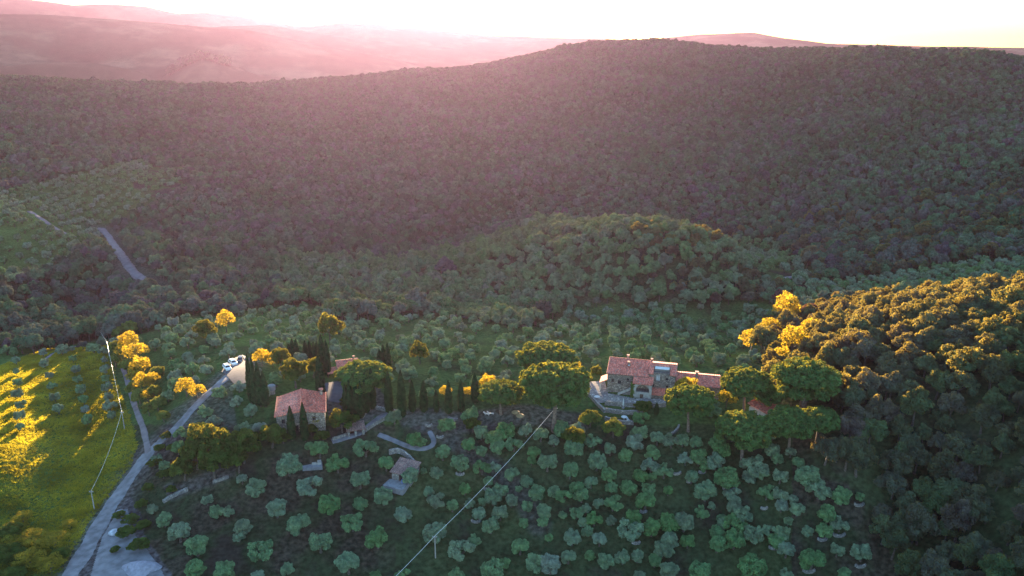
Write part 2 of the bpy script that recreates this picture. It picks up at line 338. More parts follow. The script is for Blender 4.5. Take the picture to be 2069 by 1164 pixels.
# ---------------------------------------------------------------- helpers
COL = SC.collection
def mesh_np(name, verts, faces, mats, midx=None, smooth=False):
    me = bpy.data.meshes.new(name)
    me.from_pydata([tuple(v) for v in verts] if not isinstance(verts, np.ndarray) else verts.tolist(), [], faces if isinstance(faces, list) else faces.tolist())
    for m in mats: me.materials.append(m)
    if midx is not None: me.polygons.foreach_set('material_index', np.asarray(midx, dtype=np.int32))
    if smooth: me.polygons.foreach_set('use_smooth', np.ones(len(me.polygons), dtype=bool))
    me.update()
    return me
class MB:
    """collects primitives into one mesh"""
    def __init__(s): s.v, s.f = [], []
    def add(s, vs, fs):
        o = len(s.v); s.v += [tuple(v) for v in vs]; s.f += [tuple(i + o for i in f) for f in fs]; return s
    def box(s, x0, x1, y0, y1, z0, z1):
        return s.add([(x0,y0,z0),(x1,y0,z0),(x1,y1,z0),(x0,y1,z0),(x0,y0,z1),(x1,y0,z1),(x1,y1,z1),(x0,y1,z1)],
                     [(0,3,2,1),(4,5,6,7),(0,1,5,4),(1,2,6,5),(2,3,7,6),(3,0,4,7)])
    def quad(s, a, b, c, d): return s.add([a, b, c, d], [(0, 1, 2, 3)])
    def tube(s, pts, rads, n=7, cap=True):
        pts = [Vector(p) for p in pts]; rings = []
        vs, fs = [], []
        for i, p in enumerate(pts):
            d = (pts[min(i + 1, len(pts) - 1)] - pts[max(i - 1, 0)]).normalized()
            a = d.orthogonal().normalized() if i == 0 else (pa - d * pa.dot(d)).normalized()
            pa = a; b = d.cross(a); r = rads[i] if hasattr(rads, '__len__') else rads
            vs += [p + (a * math.cos(t) + b * math.sin(t)) * r for t in [k * 2 * math.pi / n for k in range(n)]]
        for i in range(len(pts) - 1):
            for k in range(n): fs.append((i*n+k, i*n+(k+1)%n, (i+1)*n+(k+1)%n, (i+1)*n+k))
        if cap: fs += [tuple(range(n - 1, -1, -1)), tuple(range((len(pts)-1)*n, len(pts)*n))]
        return s.add(vs, fs)
    def lathe(s, prof, n=16, c=(0, 0, 0)):
        vs = [(c[0] + r * math.cos(k*2*math.pi/n), c[1] + r * math.sin(k*2*math.pi/n), c[2] + z) for r, z in prof for k in range(n)]
        fs = [(i*n+k, i*n+(k+1)%n, (i+1)*n+(k+1)%n, (i+1)*n+k) for i in range(len(prof)-1) for k in range(n)]
        fs += [tuple(range(n-1, -1, -1)), tuple(range((len(prof)-1)*n, len(prof)*n))]
        return s.add(vs, fs)
    def prism(s, poly, y0, y1):
        """polygon in x-z extruded along y"""
        n = len(poly)
        vs = [(x, y0, z) for x, z in poly] + [(x, y1, z) for x, z in poly]
        return s.add(vs, [tuple(range(n)), tuple(range(2*n-1, n-1, -1))] + [((i+1)%n, i, n+i, n+(i+1)%n) for i in range(n)])
    def mesh(s, name, mat, smooth=False):
        me = bpy.data.meshes.new(name); me.from_pydata(s.v, [], s.f); me.materials.append(mat)
        bm = bmesh.new(); bm.from_mesh(me); bmesh.ops.recalc_face_normals(bm, faces=bm.faces); bm.to_mesh(me); bm.free()
        if smooth: me.polygons.foreach_set('use_smooth', [True] * len(me.polygons))
        me.update(); return me
    def build(s, name, mat, parent=None, smooth=False, bevel=0):
        o = bpy.data.objects.new(name, s.mesh(name, mat, smooth)); COL.objects.link(o)
        if parent: o.parent = parent
        if bevel:
            b = o.modifiers.new('bevel', 'BEVEL'); b.width = bevel; b.segments = 2; b.limit_method = 'ANGLE'
        return o
def tag(o, label=None, cat=None, group=None, kind=None):
    if label: o['label'] = label
    if cat: o['category'] = cat
    if group: o['group'] = group
    if kind: o['kind'] = kind
    return o
def thing(name, label, cat, loc, rz=0, group=None):
    o = bpy.data.objects.new(name, None); COL.objects.link(o); o.location = loc; o.rotation_euler = (0, 0, rz)
    o.empty_display_size = 0.5
    return tag(o, label, cat, group)
def link(name, me, parent=None):
    o = bpy.data.objects.new(name, me); COL.objects.link(o)
    if parent: o.parent = parent
    return o
def inside(poly, X, Y):
    X = np.asarray(X, float); Y = np.asarray(Y, float); r = np.zeros(X.shape, bool); n = len(poly)
    for i in range(n):
        (x1, y1), (x2, y2) = poly[i], poly[(i + 1) % n]
        if y1 == y2: continue
        c = ((y1 > Y) != (y2 > Y)) & (X < (x2 - x1) * (Y - y1) / (y2 - y1) + x1)
        r ^= c
    return r
def dist_line(pts, X, Y):
    d = np.full(np.shape(X), 1e9)
    for (x1, y1), (x2, y2) in zip(pts[:-1], pts[1:]):
        L = (x2-x1)**2 + (y2-y1)**2 + 1e-9; t = np.clip(((X-x1)*(x2-x1) + (Y-y1)*(y2-y1)) / L, 0, 1)
        d = np.minimum(d, np.hypot(X - x1 - t*(x2-x1), Y - y1 - t*(y2-y1)))
    return d
# ---------------------------------------------------------------- tree prototypes
def leaf_cloud(rs, pts, nrm, size, up=0.30, jit=0.42, asp=0.65):
    """one small folded leaf spray (a quad) at each point, facing roughly along nrm"""
    n = len(pts)
    nn = nrm + rs.randn(n, 3) * jit; nn[:, 2] += up
    nn /= np.linalg.norm(nn, axis=1)[:, None] + 1e-9
    a = np.cross(nn, rs.randn(n, 3)); a /= np.linalg.norm(a, axis=1)[:, None] + 1e-9
    b = np.cross(nn, a)
    s = (size * rs.uniform(0.6, 1.35, n))[:, None]
    v = np.stack([pts - a * s * .5, pts - b * s * asp * .5 + nn * s * .08, pts + a * s * .5, pts + b * s * asp * .5 - nn * s * .08], 1).reshape(-1, 3)
    return v, np.arange(4 * n).reshape(n, 4)
def blob_points(rs, blobs, n, lo=0.78, hi=1.06, keep=0.80, lower=-0.55):
    C_ = np.array([b[:3] for b in blobs], float); R_ = np.array([b[3:] if len(b) == 6 else (b[3],) * 3 for b in blobs], float)
    wgt = (R_[:, 0] * R_[:, 1] + R_[:, 0] * R_[:, 2]); wgt /= wgt.sum()
    P, Q = [], []
    got = 0
    while got < n:
        k = rs.choice(len(blobs), n, p=wgt)
        d = rs.randn(n, 3); d /= np.linalg.norm(d, axis=1)[:, None]
        ok = d[:, 2] > lower; d = d[ok]; k = k[ok]
        p = C_[k] + d * R_[k] * rs.uniform(lo, hi, len(k))[:, None]
        q = np.linalg.norm((p[:, None] - C_[None]) / R_[None], axis=2); q[np.arange(len(k)), k] = 9
        ok = q.min(1) > keep
        P.append(p[ok]); Q.append(d[ok]); got += ok.sum()
    return np.concatenate(P)[:n], np.concatenate(Q)[:n]
def crown(name, rs, blobs, n, size, mat, inner=0.12, **kw):
    p, d = blob_points(rs, blobs, n, **kw)
    v, f = leaf_cloud(rs, p, d, size)
    ni = int(n * inner)
    p2, d2 = blob_points(rs, blobs, ni, lo=0.3, hi=0.72, keep=0.0, lower=-1)
    v2, f2 = leaf_cloud(rs, p2, d2, size * 2.4, asp=0.9)
    return mesh_np(name, np.concatenate([v, v2]), np.concatenate([f, f2 + len(v)]), [mat])
def limbs(rs, h0, r0, targets, fork=0.45, lean=0.15, n=6):
    m = MB(); lx, ly = rs.uniform(-lean, lean, 2) * h0
    top = (lx, ly, h0)
    m.tube([(0, 0, -1.2), (0, 0, 0.05), (lx * .4, ly * .4, h0 * .5), top], [r0 * 1.5, r0 * 1.25, r0 * .95, r0 * .8], n)
    for t in targets:
        mid = ((top[0] + t[0]) / 2 + rs.uniform(-.2, .2), (top[1] + t[1]) / 2 + rs.uniform(-.2, .2), (top[2] * .45 + t[2] * .55))
        m.tube([(lx * .9, ly * .9, h0 * .93), mid, t], [r0 * fork, r0 * fork * .65, r0 * .12], 5)
    return m
PROTO = {}        # kind -> list of (trunk mesh, crown mesh, crown centre height, crown diameter)
def reg(kind, trunk, crown_, hc, dia): PROTO.setdefault(kind, []).append((trunk, crown_, hc, dia))

for i in range(6):                                   # olive: pruned vase, ring of tufts round an open middle
    rs = np.random.RandomState(100 + i); nb = rs.randint(6, 9); blobs = []
    open_ = rs.uniform(0.6, 1.0); ph = rs.rand() * 6
    for k in range(nb):
        a = ph + k * 2 * math.pi / nb + rs.uniform(-.25, .25); r = rs.uniform(1.7, 2.4) * open_
        blobs.append((r * math.cos(a), r * math.sin(a), rs.uniform(2.5, 4.0), rs.uniform(0.75, 1.15)))
        if rs.rand() < 0.75: blobs.append((r * 1.15 * math.cos(a + .35), r * 1.15 * math.sin(a + .35), rs.uniform(1.7, 2.5), rs.uniform(0.7, 1.0)))
    for k in range(2): blobs.append((rs.uniform(-.7, .7), rs.uniform(-.7, .7), rs.uniform(2.5, 3.6), rs.uniform(0.9, 1.2)))
    small = []
    for b in blobs:
        for q in range(5):
            d = rs.randn(3); d /= np.linalg.norm(d); d[2] = abs(d[2])
            small.append((b[0] + d[0] * b[3] * .95, b[1] + d[1] * b[3] * .95, b[2] + d[2] * b[3] * 1.0, b[3] * rs.uniform(.28, .5)))
    cr = crown('olive_crown', rs, blobs + small, 4200, 0.30, OLIVE, keep=0.9, lo=.86)
    tr = limbs(rs, 1.2, 0.28, [b[:3] for b in blobs[:6]]).mesh('olive_trunk', BARK)
    reg('olive', tr, cr, 2.7, 6.4)

def dome(rs, nb, R, h, z0, r0, r1):
    b = []
    for k in range(nb):
        t = (k + .5) / nb; ph = k * 2.39996 + rs.uniform(-.3, .3)
        cz_ = 1 - t * 1.05; sr = math.sqrt(max(0.0, 1 - cz_ * cz_))
        rr = rs.uniform(.75, 1.08)
        b.append((R * sr * rr * math.cos(ph), R * sr * rr * math.sin(ph), z0 + h * cz_ * rr, rs.uniform(r0, r1)))
    return b
def subl(rs, blobs, k, fr=(.35, .6)):
    out = []
    for b in blobs:
        for q in range(k):
            d = rs.randn(3); d /= np.linalg.norm(d); d[2] = abs(d[2]) * .9
            out.append((b[0] + d[0] * b[3] * .95, b[1] + d[1] * b[3] * .95, b[2] + d[2] * b[3] * .95, b[3] * rs.uniform(*fr)))
    return out
for i in range(5):                                   # woodland tree: rounded, billowing
    rs = np.random.RandomState(200 + i)
    blobs = dome(rs, 13, rs.uniform(2.5, 3.1), rs.uniform(2.6, 3.8), 4.0, 0.95, 1.5)
    cr = crown('woodland_crown', rs, blobs + subl(rs, blobs, 5, (.3, .55)), 4300, 0.42, WOOD, inner=0.05, keep=.86)
    tr = limbs(rs, 3.2, 0.26, [b[:3] for b in blobs[3:10]]).mesh('woodland_trunk', BARK)
    reg('wood', tr, cr, 4.6, 8.0)
for i in range(4):                                   # the same seen from afar: fewer, larger sprays in the shaded leaf copy
    rs = np.random.RandomState(240 + i)
    blobs = dome(rs, 9, rs.uniform(2.3, 3.0), rs.uniform(2.8, 4.2), 3.6, 1.0, 1.6)
    cr = crown('far_crown', rs, blobs + subl(rs, blobs, 2), 900, 0.85, WOOD_SHADE, inner=0.12, keep=.8)
    reg('far', MB().tube([(0, 0, -1), (0, 0, 4)], [.3, .2], 5).mesh('far_trunk', BARK), cr, 4.6, 8.0)
for i in range(3):                                   # umbrella pine: flat dome of small tufts on tall bare trunks
    rs = np.random.RandomState(300 + i); blobs = []
    for k in range(64):
        t = (k + .5) / 64; ph = k * 2.39996; r = 6.1 * math.sqrt(t) * rs.uniform(.93, 1.06)
        blobs.append((r * math.cos(ph), r * math.sin(ph), 8.0 + 3.4 * math.sqrt(max(0, 1 - (r / 6.9) ** 2)) + rs.uniform(-.5, .5), rs.uniform(.75, 1.15)))
    for k in range(18):
        ph = k * 2.39996; r = rs.uniform(3, 5.6)
        blobs.append((r * math.cos(ph), r * math.sin(ph), rs.uniform(7.2, 8.4), rs.uniform(1.1, 1.5)))
    cr = crown('pine_crown', rs, blobs + subl(rs, blobs, 3, (.35, .5)), 15000, 0.42, PINE, inner=0.08, keep=.85, lower=-.4)
    tr = limbs(rs, 5.8, 0.36, [b[:3] for b in blobs[6:60:5]], lean=.08, fork=.5, n=8).mesh('pine_trunk', PBARK)
    reg('pine', tr, cr, 8.7, 13.6)
for i in range(3):                                   # cypress: a dense narrow flame
    rs = np.random.RandomState(400 + i); n = 5200
    t = rs.rand(n) ** 0.85; ph = rs.rand(n) * 6.2832
    prof = np.interp(t, [0, .06, .25, .5, .75, .92, 1], [.35, .85, 1.0, .92, .62, .27, .04])
    lump = 1 + .10 * np.sin(ph * 3 + t * 22 + i) + .07 * np.sin(ph * 5 - t * 37)
    r = 1.0 * prof * lump * rs.uniform(.8, 1.03, n)
    p = np.stack([r * np.cos(ph), r * np.sin(ph), 0.5 + t * 9.5], 1)
    nr = np.stack([np.cos(ph), np.sin(ph), np.full(n, .45)], 1)
    v, f = leaf_cloud(rs, p, nr, 0.30, jit=.45, up=.2)
    core = MB().lathe([(.25, .6), (.7, 1.1), (.78, 3), (.72, 5), (.48, 7.2), (.18, 9), (.02, 9.8)], 10)
    nv = len(v)
    me = mesh_np('cypress_crown', np.concatenate([v, np.array(core.v)]), [tuple(q) for q in f.tolist()] + [tuple(k + nv for k in q) for q in core.f], [CYP])
    reg('cypress', MB().tube([(0, 0, -1), (0, 0, 1.4)], [.2, .16], 7).mesh('cypress_trunk', BARK), me, 5.2, 2.2)
for i in range(4):                                   # broadleaved tree of the gardens
    rs = np.random.RandomState(500 + i)
    blobs = dome(rs, 16, rs.uniform(2.6, 3.2), rs.uniform(2.8, 3.8), 3.6, 0.95, 1.6)
    cr = crown('broadleaf_crown', rs, blobs + subl(rs, blobs, 4), 5200, 0.36, BROAD, inner=0.12, keep=.86)
    tr = limbs(rs, 2.6, 0.24, [b[:3] for b in blobs[3:11]]).mesh('broadleaf_trunk', BARK)
    reg('broad', tr, cr, 4.2, 8.0)
for i in range(3):                                   # shrub
    rs = np.random.RandomState(600 + i)
    blobs = dome(rs, 9, 1.3, 1.4, 0.7, 0.5, 0.9)
    cr = crown('shrub_crown', rs, blobs + subl(rs, blobs, 3), 1800, 0.24, BROAD, inner=.1)
    reg('shrub', limbs(rs, .4, .07, [b[:3] for b in blobs[2:7]]).mesh('shrub_stem', BARK), cr, 1.2, 3.6)
def variant(kind, new, mat, src=None):      # same shapes, other leaves
    for tr, cr, hc, d in PROTO[src or kind]:
        c = cr.copy(); c.materials.clear(); c.materials.append(mat); reg(new, tr, c, hc, d)
variant('wood', 'wood_shade', WOOD_SHADE)
variant('wood', 'knoll', leaf_mat('skylit_woodland_leaves', [(0.10, 0.18, 0.085), (0.15, 0.20, 0.13), (0.08, 0.155, 0.065), (0.13, 0.21, 0.10), (0.12, 0.14, 0.11)], (0.36, 0.28, 0.05), 0.09, 0.35))  # lighter copy for the knoll, its skylight put into the leaf colour
variant('wood', 'oak', leaf_mat('garden_oak_leaves', [(0.04, 0.085, 0.025), (0.055, 0.10, 0.03)], YT, .35, .5), 'wood')
variant('wood', 'russet', PLUM, 'wood')
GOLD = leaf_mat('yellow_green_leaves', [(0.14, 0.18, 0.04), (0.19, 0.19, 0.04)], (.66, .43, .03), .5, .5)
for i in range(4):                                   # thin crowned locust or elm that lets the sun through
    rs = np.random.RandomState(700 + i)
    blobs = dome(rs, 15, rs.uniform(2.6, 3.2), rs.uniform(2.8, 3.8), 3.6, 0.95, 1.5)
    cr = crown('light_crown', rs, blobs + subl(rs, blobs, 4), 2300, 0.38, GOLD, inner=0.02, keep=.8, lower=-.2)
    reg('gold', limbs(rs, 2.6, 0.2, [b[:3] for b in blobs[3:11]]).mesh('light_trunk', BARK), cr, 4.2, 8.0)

# ---------------------------------------------------------------- planting
TREES = []     # (proto kind, x, y, z, scale, rot, zscale, info)
def plant(kind, px, py, dia_px=None, h_px=None, info=None, dia=None, hs=1.0, var=None):
    """a tree whose crown is centred where the line of sight px, py passes; dia_px its apparent width"""
    vi = len(TREES) % len(PROTO[kind]) if var is None else var
    tr, cr, hc, d0 = PROTO[kind][vi]
    s = 1.0
    for _ in range(3):
        x, y, z = at(px, py, hc * s * hs)
        dep = y * CP - (z + hc * s * hs - CAMZ) * SP
        if dia_px: s = dia_px * dep / F / d0
        elif dia: s = dia / d0
    TREES.append((kind, vi, x, y, z, s, random.uniform(0, 6.28), hs, info or {}))
    return x, y, z
def conifer(px, ytop, ybase, w_px=17, info=None):
    """cypress given by the pixels of its foot and its tip"""
    x, y, z = at(px, ybase, 0)
    dep = y * CP - (z - CAMZ) * SP
    # height so that the tip projects to ytop
    lo, hi = 2.0, 25.0
    for _ in range(30):
        m = (lo + hi) / 2
        if project(x, y, z + m)[1] > ytop: lo = m
        else: hi = m
    w = w_px * 1.02 * dep / F
    TREES.append(('cypress', len(TREES) % 3, x, y, z - .2, w / 2.1, random.uniform(0, 6.28), (lo / 9.9) / (w / 2.1), info or {}))

def zl(x0, y0, s, lst):
    return [(x0 + a / s, y0 + b / s, c / s) for a, b, c in lst]
FRONT = zl(850, 850, 3.7075, [(550,120,150),(700,175,130),(790,70,120),(455,230,120),(165,240,140),(295,320,160),(120,390,110),(460,350,130),(560,350,100),(680,400,130),(505,450,100),(330,515,100),(60,530,90),(110,600,140),(600,520,130),(680,600,120),(735,510,70),(870,545,140),(1000,530,110),(1070,560,120),(800,640,100),(920,680,140),(915,760,110),(770,770,85),(1065,705,70),(1170,690,110),(370,620,90),(465,610,90),(435,700,130),(525,790,140),(100,830,190),(300,960,190),(400,900,110),(745,940,160),(960,880,80),(1135,880,140),(1250,830,100),(1300,740,120),(1205,560,130),(1275,460,120),(1120,370,160),(1320,310,160),(1150,200,160),(1295,155,120),(950,310,170),(850,240,130),(1420,210,120),(1410,410,130),(1430,500,100),(1440,620,140),(1430,750,90),(1340,890,130),(1390,1050,160),(970,1080,180),(540,1110,180),(270,1150,110),(10,160,90),(900,100,140),(1000,150,110),
    (20,380,60),(1060,60,150),(1170,60,120),(1240,660,90),(1330,620,100),(1210,760,100),(830,300,80)])
FRONT += zl(300, 850, 3.7073, [(1050,330,200),(1415,325,160),(1585,440,170),(1780,320,140),(1960,420,160),(1760,570,160),(1910,700,140),(1200,485,190),(810,500,170),(700,435,100),(960,650,190),(1355,635,180),(1590,620,120),(1530,760,170),(1715,880,190),(1120,775,200),(700,800,170),(680,870,100),(510,680,120),(590,680,100),(440,595,100),(230,830,200),(360,930,210),(120,745,130),(30,660,90),(850,970,190),(1285,910,200),(1495,1065,210),(340,1110,190),(570,1135,180),(1040,1110,110),(1625,200,170),(1990,140,130),(1280,210,170),(220,200,130),(120,340,90),(60,290,90),(250,90,110),(740,60,120),(680,60,100),(1200,190,90),(820,1180,120),(1700,1160,90),(1900,1170,130)])
FRONT += zl(1250, 850, 3.708, [(120,160,150),(290,130,130),(260,245,150),(50,265,120),(165,410,120),(340,380,130),(250,420,90),(200,600,180),(370,525,90),(480,150,110),(580,160,110),(500,290,110),(600,270,150),(650,350,100),(545,420,130),(650,530,180),(810,420,200),(1020,340,200),(980,420,120),(1080,400,110),(1150,220,150),(1190,290,100),(1420,410,200),(1110,540,130),(1210,560,140),(1310,590,90),(1340,660,140),(1220,640,110),(870,640,130),(930,700,150),(620,690,120),(490,760,180),(740,920,170),(780,780,100),(770,730,80),(100,820,190),(330,960,170),(140,1015,120),(380,1120,180),(610,1130,180),(1000,1090,220),(1130,820,110),(1230,840,130),(1180,910,150),(1270,750,90),(1670,570,160),(1540,820,130),(1655,780,130),(1420,830,100),(1450,1040,220),(1690,1150,120),(1820,990,160),(160,1160,100),(1260,1150,90),(1810,570,80),(1290,235,100),(700,640,80)])
_keep = []
for a in FRONT:
    if all(math.hypot(a[0] - b[0], a[1] - b[1]) > 13 for b in _keep): _keep.append(a)
FRONT = _keep
for px, py, d in FRONT: plant('olive', px, py, dia_px=d * 1.07, info={'g': 'front'})

# ---- single trees of the houses' hilltop, as the photograph shows them
P = plant
G = {'n': 'umbrella_pine', 'c': 'pine tree'}
def I(name, label, cat, group=None): return {'name': name, 'label': label, 'cat': cat, 'group': group}
P('pine', 1103, 728, 124, info=I('umbrella_pine', 'umbrella pine with a gold rimmed dome standing behind the largest pine left of the farmhouse', 'pine tree'), hs=.9)
P('pine', 1120, 782, 150, info=I('umbrella_pine', 'largest dark umbrella pine, immediately left of the farmhouse courtyard', 'pine tree'), hs=1.05)
P('pine', 1012, 796, 96, info=I('umbrella_pine', 'small umbrella pine joined to the left flank of the largest pine', 'pine tree'), hs=.75)
P('pine', 1395, 812, 104, info=I('umbrella_pine', 'umbrella pine on bare trunks in front of the right end of the farmhouse', 'pine tree'), hs=1.0)
P('pine', 1508, 778, 104, info=I('umbrella_pine', 'umbrella pine right of the leaning cypress beside the farmhouse', 'pine tree'), hs=1.0)
P('pine', 1628, 772, 140, info=I('umbrella_pine', 'wide umbrella pine with a golden dome at the edge of the right hand wood', 'pine tree'), hs=1.0)
P('pine', 1505, 872, 124, info=I('umbrella_pine', 'dull green umbrella pine on tall trunks below the leaning cypress', 'pine tree'), hs=.95)
P('pine', 1600, 858, 110, info=I('umbrella_pine', 'dark pine below the golden domed pine at the wood edge', 'pine tree'), hs=.95)
P('pine', 1555, 800, 70, info=I('umbrella_pine', 'grey green pine crown above the sunlit hidden wall', 'pine tree'), hs=.95)
P('pine', 735, 762, 116, info=I('umbrella_pine', 'umbrella pine with a yellow top behind the dark row of cypresses by the lower house', 'pine tree'), hs=.8)
P('pine', 1655, 850, 90, info=I('umbrella_pine', 'dark pine crown against the shaded right hand wood', 'pine tree'), hs=.9)
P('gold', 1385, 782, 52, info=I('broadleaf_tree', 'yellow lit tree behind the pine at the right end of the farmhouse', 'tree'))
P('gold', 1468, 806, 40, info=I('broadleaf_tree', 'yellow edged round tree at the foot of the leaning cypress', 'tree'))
P('oak', 665, 662, 52, info=I('dark_oak', 'tall dark round oak alone in the olive grove behind the cypresses', 'oak tree'), hs=1.2)
P('oak', 848, 712, 44, info=I('broadleaf_tree', 'bright green low tree among the olives behind the cypress row', 'tree'))
P('oak', 595, 752, 62, info=I('round_oak', 'dense round oak behind the red roof of the lower house', 'oak tree'))
P('oak', 565, 722, 44, info=I('round_oak', 'smaller oak between the yellow trees and the back cypresses', 'oak tree'))
P('oak', 632, 742, 40, info=I('round_oak', 'dark oak at the foot of the back cypresses', 'oak tree'))
P('oak', 690, 850, 58, info=I('round_oak', 'dark bushy oak right of the lower house front', 'oak tree'), hs=.8)
P('gold', 640, 845, 40, info=I('broadleaf_tree', 'small yellow topped tree at the right corner of the lower house', 'tree'), hs=.8)
P('oak', 628, 868, 34, info=I('round_oak', 'green bush tree below the right corner of the lower house', 'oak tree'), hs=.7)
P('oak', 548, 880, 60, info=I('round_oak', 'round olive green oak left of the lower house front wall', 'oak tree'), hs=.8)
P('oak', 700, 812, 30, info=I('round_oak', 'dark little oak with yellow blossom behind the lower house', 'oak tree'), hs=.7)
for k, (a, b, d) in enumerate([(415, 890, 78), (455, 905, 76), (395, 915, 66), (490, 900, 70), (370, 945, 50), (430, 935, 64), (480, 930, 50)]):
    P('oak', a, b, d, info=I('round_oak', ['dark oak with a yellow sprayed top left of the lower house, topmost of its thicket', None, None, None, 'lowest small oak at the left tip of the dark thicket', None, None][k] or 'dark oak in the thicket left of the lower house', 'oak tree', 'oaks of the thicket left of the lower house'))
P('gold', 408, 872, 40, info=I('broadleaf_tree', 'yellow lit crown on top of the dark thicket by the driveway', 'tree'))
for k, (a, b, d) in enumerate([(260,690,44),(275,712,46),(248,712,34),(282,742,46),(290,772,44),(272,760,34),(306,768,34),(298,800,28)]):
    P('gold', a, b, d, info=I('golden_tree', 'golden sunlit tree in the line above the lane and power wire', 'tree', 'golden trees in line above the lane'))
for a, b, d in [(238,700,30),(232,728,28),(258,738,34),(268,786,30),(280,800,34),(312,792,30),(318,815,32),(300,826,30),(330,840,28),(290,735,30),(318,752,30),(262,664,34),(240,672,28)]:
    P('broad', a, b, d, info=I('hedgerow_tree', 'green tree filling the hedge between the golden trees by the lane', 'tree', 'green trees of the lane hedge'))
for a, b, d in [(312,935,30),(330,958,28),(300,985,28),(322,905,26),(350,905,28),(285,1018,26),(335,880,24),(345,990,26)]:
    P('oak', a, b, d, info=I('roadside_bush', 'dark green bush on the bank right of the near road', 'bush', 'bushes on the bank of the near road'), hs=.6)
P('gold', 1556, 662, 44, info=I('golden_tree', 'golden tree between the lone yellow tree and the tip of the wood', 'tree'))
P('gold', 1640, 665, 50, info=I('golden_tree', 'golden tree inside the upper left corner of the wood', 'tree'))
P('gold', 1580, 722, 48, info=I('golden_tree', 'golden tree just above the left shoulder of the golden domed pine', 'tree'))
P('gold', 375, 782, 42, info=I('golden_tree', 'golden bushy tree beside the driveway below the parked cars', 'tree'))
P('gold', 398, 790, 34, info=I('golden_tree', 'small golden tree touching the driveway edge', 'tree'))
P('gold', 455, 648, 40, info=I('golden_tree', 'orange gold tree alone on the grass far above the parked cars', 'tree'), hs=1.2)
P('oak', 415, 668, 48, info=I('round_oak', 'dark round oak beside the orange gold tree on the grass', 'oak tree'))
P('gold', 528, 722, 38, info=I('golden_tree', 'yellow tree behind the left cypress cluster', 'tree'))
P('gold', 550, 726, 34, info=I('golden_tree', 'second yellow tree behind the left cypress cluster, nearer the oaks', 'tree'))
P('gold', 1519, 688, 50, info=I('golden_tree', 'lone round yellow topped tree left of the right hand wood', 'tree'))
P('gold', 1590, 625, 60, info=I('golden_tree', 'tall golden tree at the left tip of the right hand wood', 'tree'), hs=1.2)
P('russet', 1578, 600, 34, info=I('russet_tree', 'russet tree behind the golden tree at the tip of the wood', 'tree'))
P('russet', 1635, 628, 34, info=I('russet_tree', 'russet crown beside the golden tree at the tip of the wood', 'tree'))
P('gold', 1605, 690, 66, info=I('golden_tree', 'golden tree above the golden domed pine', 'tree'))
P('gold', 985, 775, 40, info=I('golden_tree', 'sunlit yellow tree left of the small umbrella pine', 'tree'))
P('gold', 1160, 738, 30, info=I('golden_tree', 'yellow shrub tree between the pines and the farmhouse', 'tree'))
P('shrub', 1183, 762, 24, info=I('shrub', 'gold lit shrub by the farmhouse terrace wall', 'shrub'))
P('shrub', 1205, 748, 26, info=I('shrub', 'gold lit shrub touching the back corner of the farmhouse', 'shrub'))
P('broad', 1240, 866, 50, info=I('broadleaf_tree', 'yellow rimmed round tree below the farmhouse stone terraces', 'tree'), hs=.8)
P('broad', 1192, 846, 46, info=I('broadleaf_tree', 'pale green tree at the left corner of the farmhouse terraces', 'tree'), hs=.8)
P('oak', 1300, 822, 44, info=I('broadleaf_tree', 'dark green tree in front of the farmhouse arch', 'tree'), hs=.6)
P('oak', 1160, 882, 50, info=I('broadleaf_tree', 'dark tree with yellow top left below the terraces', 'tree'), hs=.8)
P('shrub', 937, 898, 10, info=I('shrub', 'tiny yellow green conical shrub on the bare slope', 'shrub'), hs=1.5)
P('oak', 955, 858, 36, info=I('broadleaf_tree', 'green tree with a yellow patch right below the cypress row', 'tree'), hs=.8)
P('shrub', 725, 803, 14, info=I('shrub', 'yellow flowering shrub behind the lower house', 'shrub'))
P('gold', 900, 790, 30, info=I('golden_tree', 'gold lit tree between two cypresses of the row', 'tree'), hs=.7)
P('gold', 945, 792, 30, info=I('golden_tree', 'gold lit tree before the last cypress of the row', 'tree'), hs=.7)
P('oak', 572, 885, 36, info=I('broadleaf_tree', 'low green tree hiding the left foot of the lower house wall', 'tree'), hs=.6)
P('oak', 652, 880, 34, info=I('broadleaf_tree', 'low green tree hiding the right foot of the lower house wall', 'tree'), hs=.6)
for k, (a, t, b, w) in enumerate([(509,714,815,15),(517,718,822,14),(527,730,822,16),(537,750,822,17)]):
    conifer(a, t, b, w, I('cypress', ['leftmost tall cypress of the cluster left of the lower house', 'second cypress of the cluster left of the lower house', 'third cypress of the cluster left of the lower house', 'shortest cypress of the cluster, nearest the lower house'][k], 'cypress', 'cypress cluster left of the lower house'))
for k, (a, t, b, w) in enumerate([(585,694,722,10),(592,684,722,11),(600,684,722,11),(618,687,725,11),(627,687,726,11),(636,690,730,10),(642,688,728,10),(653,676,752,17),(663,686,762,15)]):
    conifer(a, t, b, w, I('cypress', 'tallest cypress of the back group above the lower house' if k == 7 else 'small cypress in the back group above the lower house' if k < 7 else 'cypress right beside the tallest one of the back group', 'cypress', 'back cypresses above the lower house'))
conifer(649, 716, 800, 19, I('cypress', 'single broad cypress just behind the lower house chimney', 'cypress'))
conifer(591, 820, 890, 17, I('cypress', 'left of two pointed cypresses before the lower house wall', 'cypress', 'two cypresses before the lower house'))
conifer(617, 813, 892, 17, I('cypress', 'right of two pointed cypresses before the lower house wall', 'cypress', 'two cypresses before the lower house'))
for a, t, b, w in [(700,776,838,14),(709,768,842,16),(721,772,846,16),(731,770,846,15),(741,752,836,17),(753,744,828,17)]:
    conifer(a, t, b, w, I('cypress', 'dark cypress in the tight row before the yellow topped pine', 'cypress', 'cypress row before the yellow topped pine'))
for a, t, b, w in [(768,704,745,13),(776,696,748,14),(785,692,752,14)]:
    conifer(a, t, b, w, I('cypress', 'dark cypress rising behind the yellow topped pine', 'cypress', 'cypresses behind the yellow topped pine'))
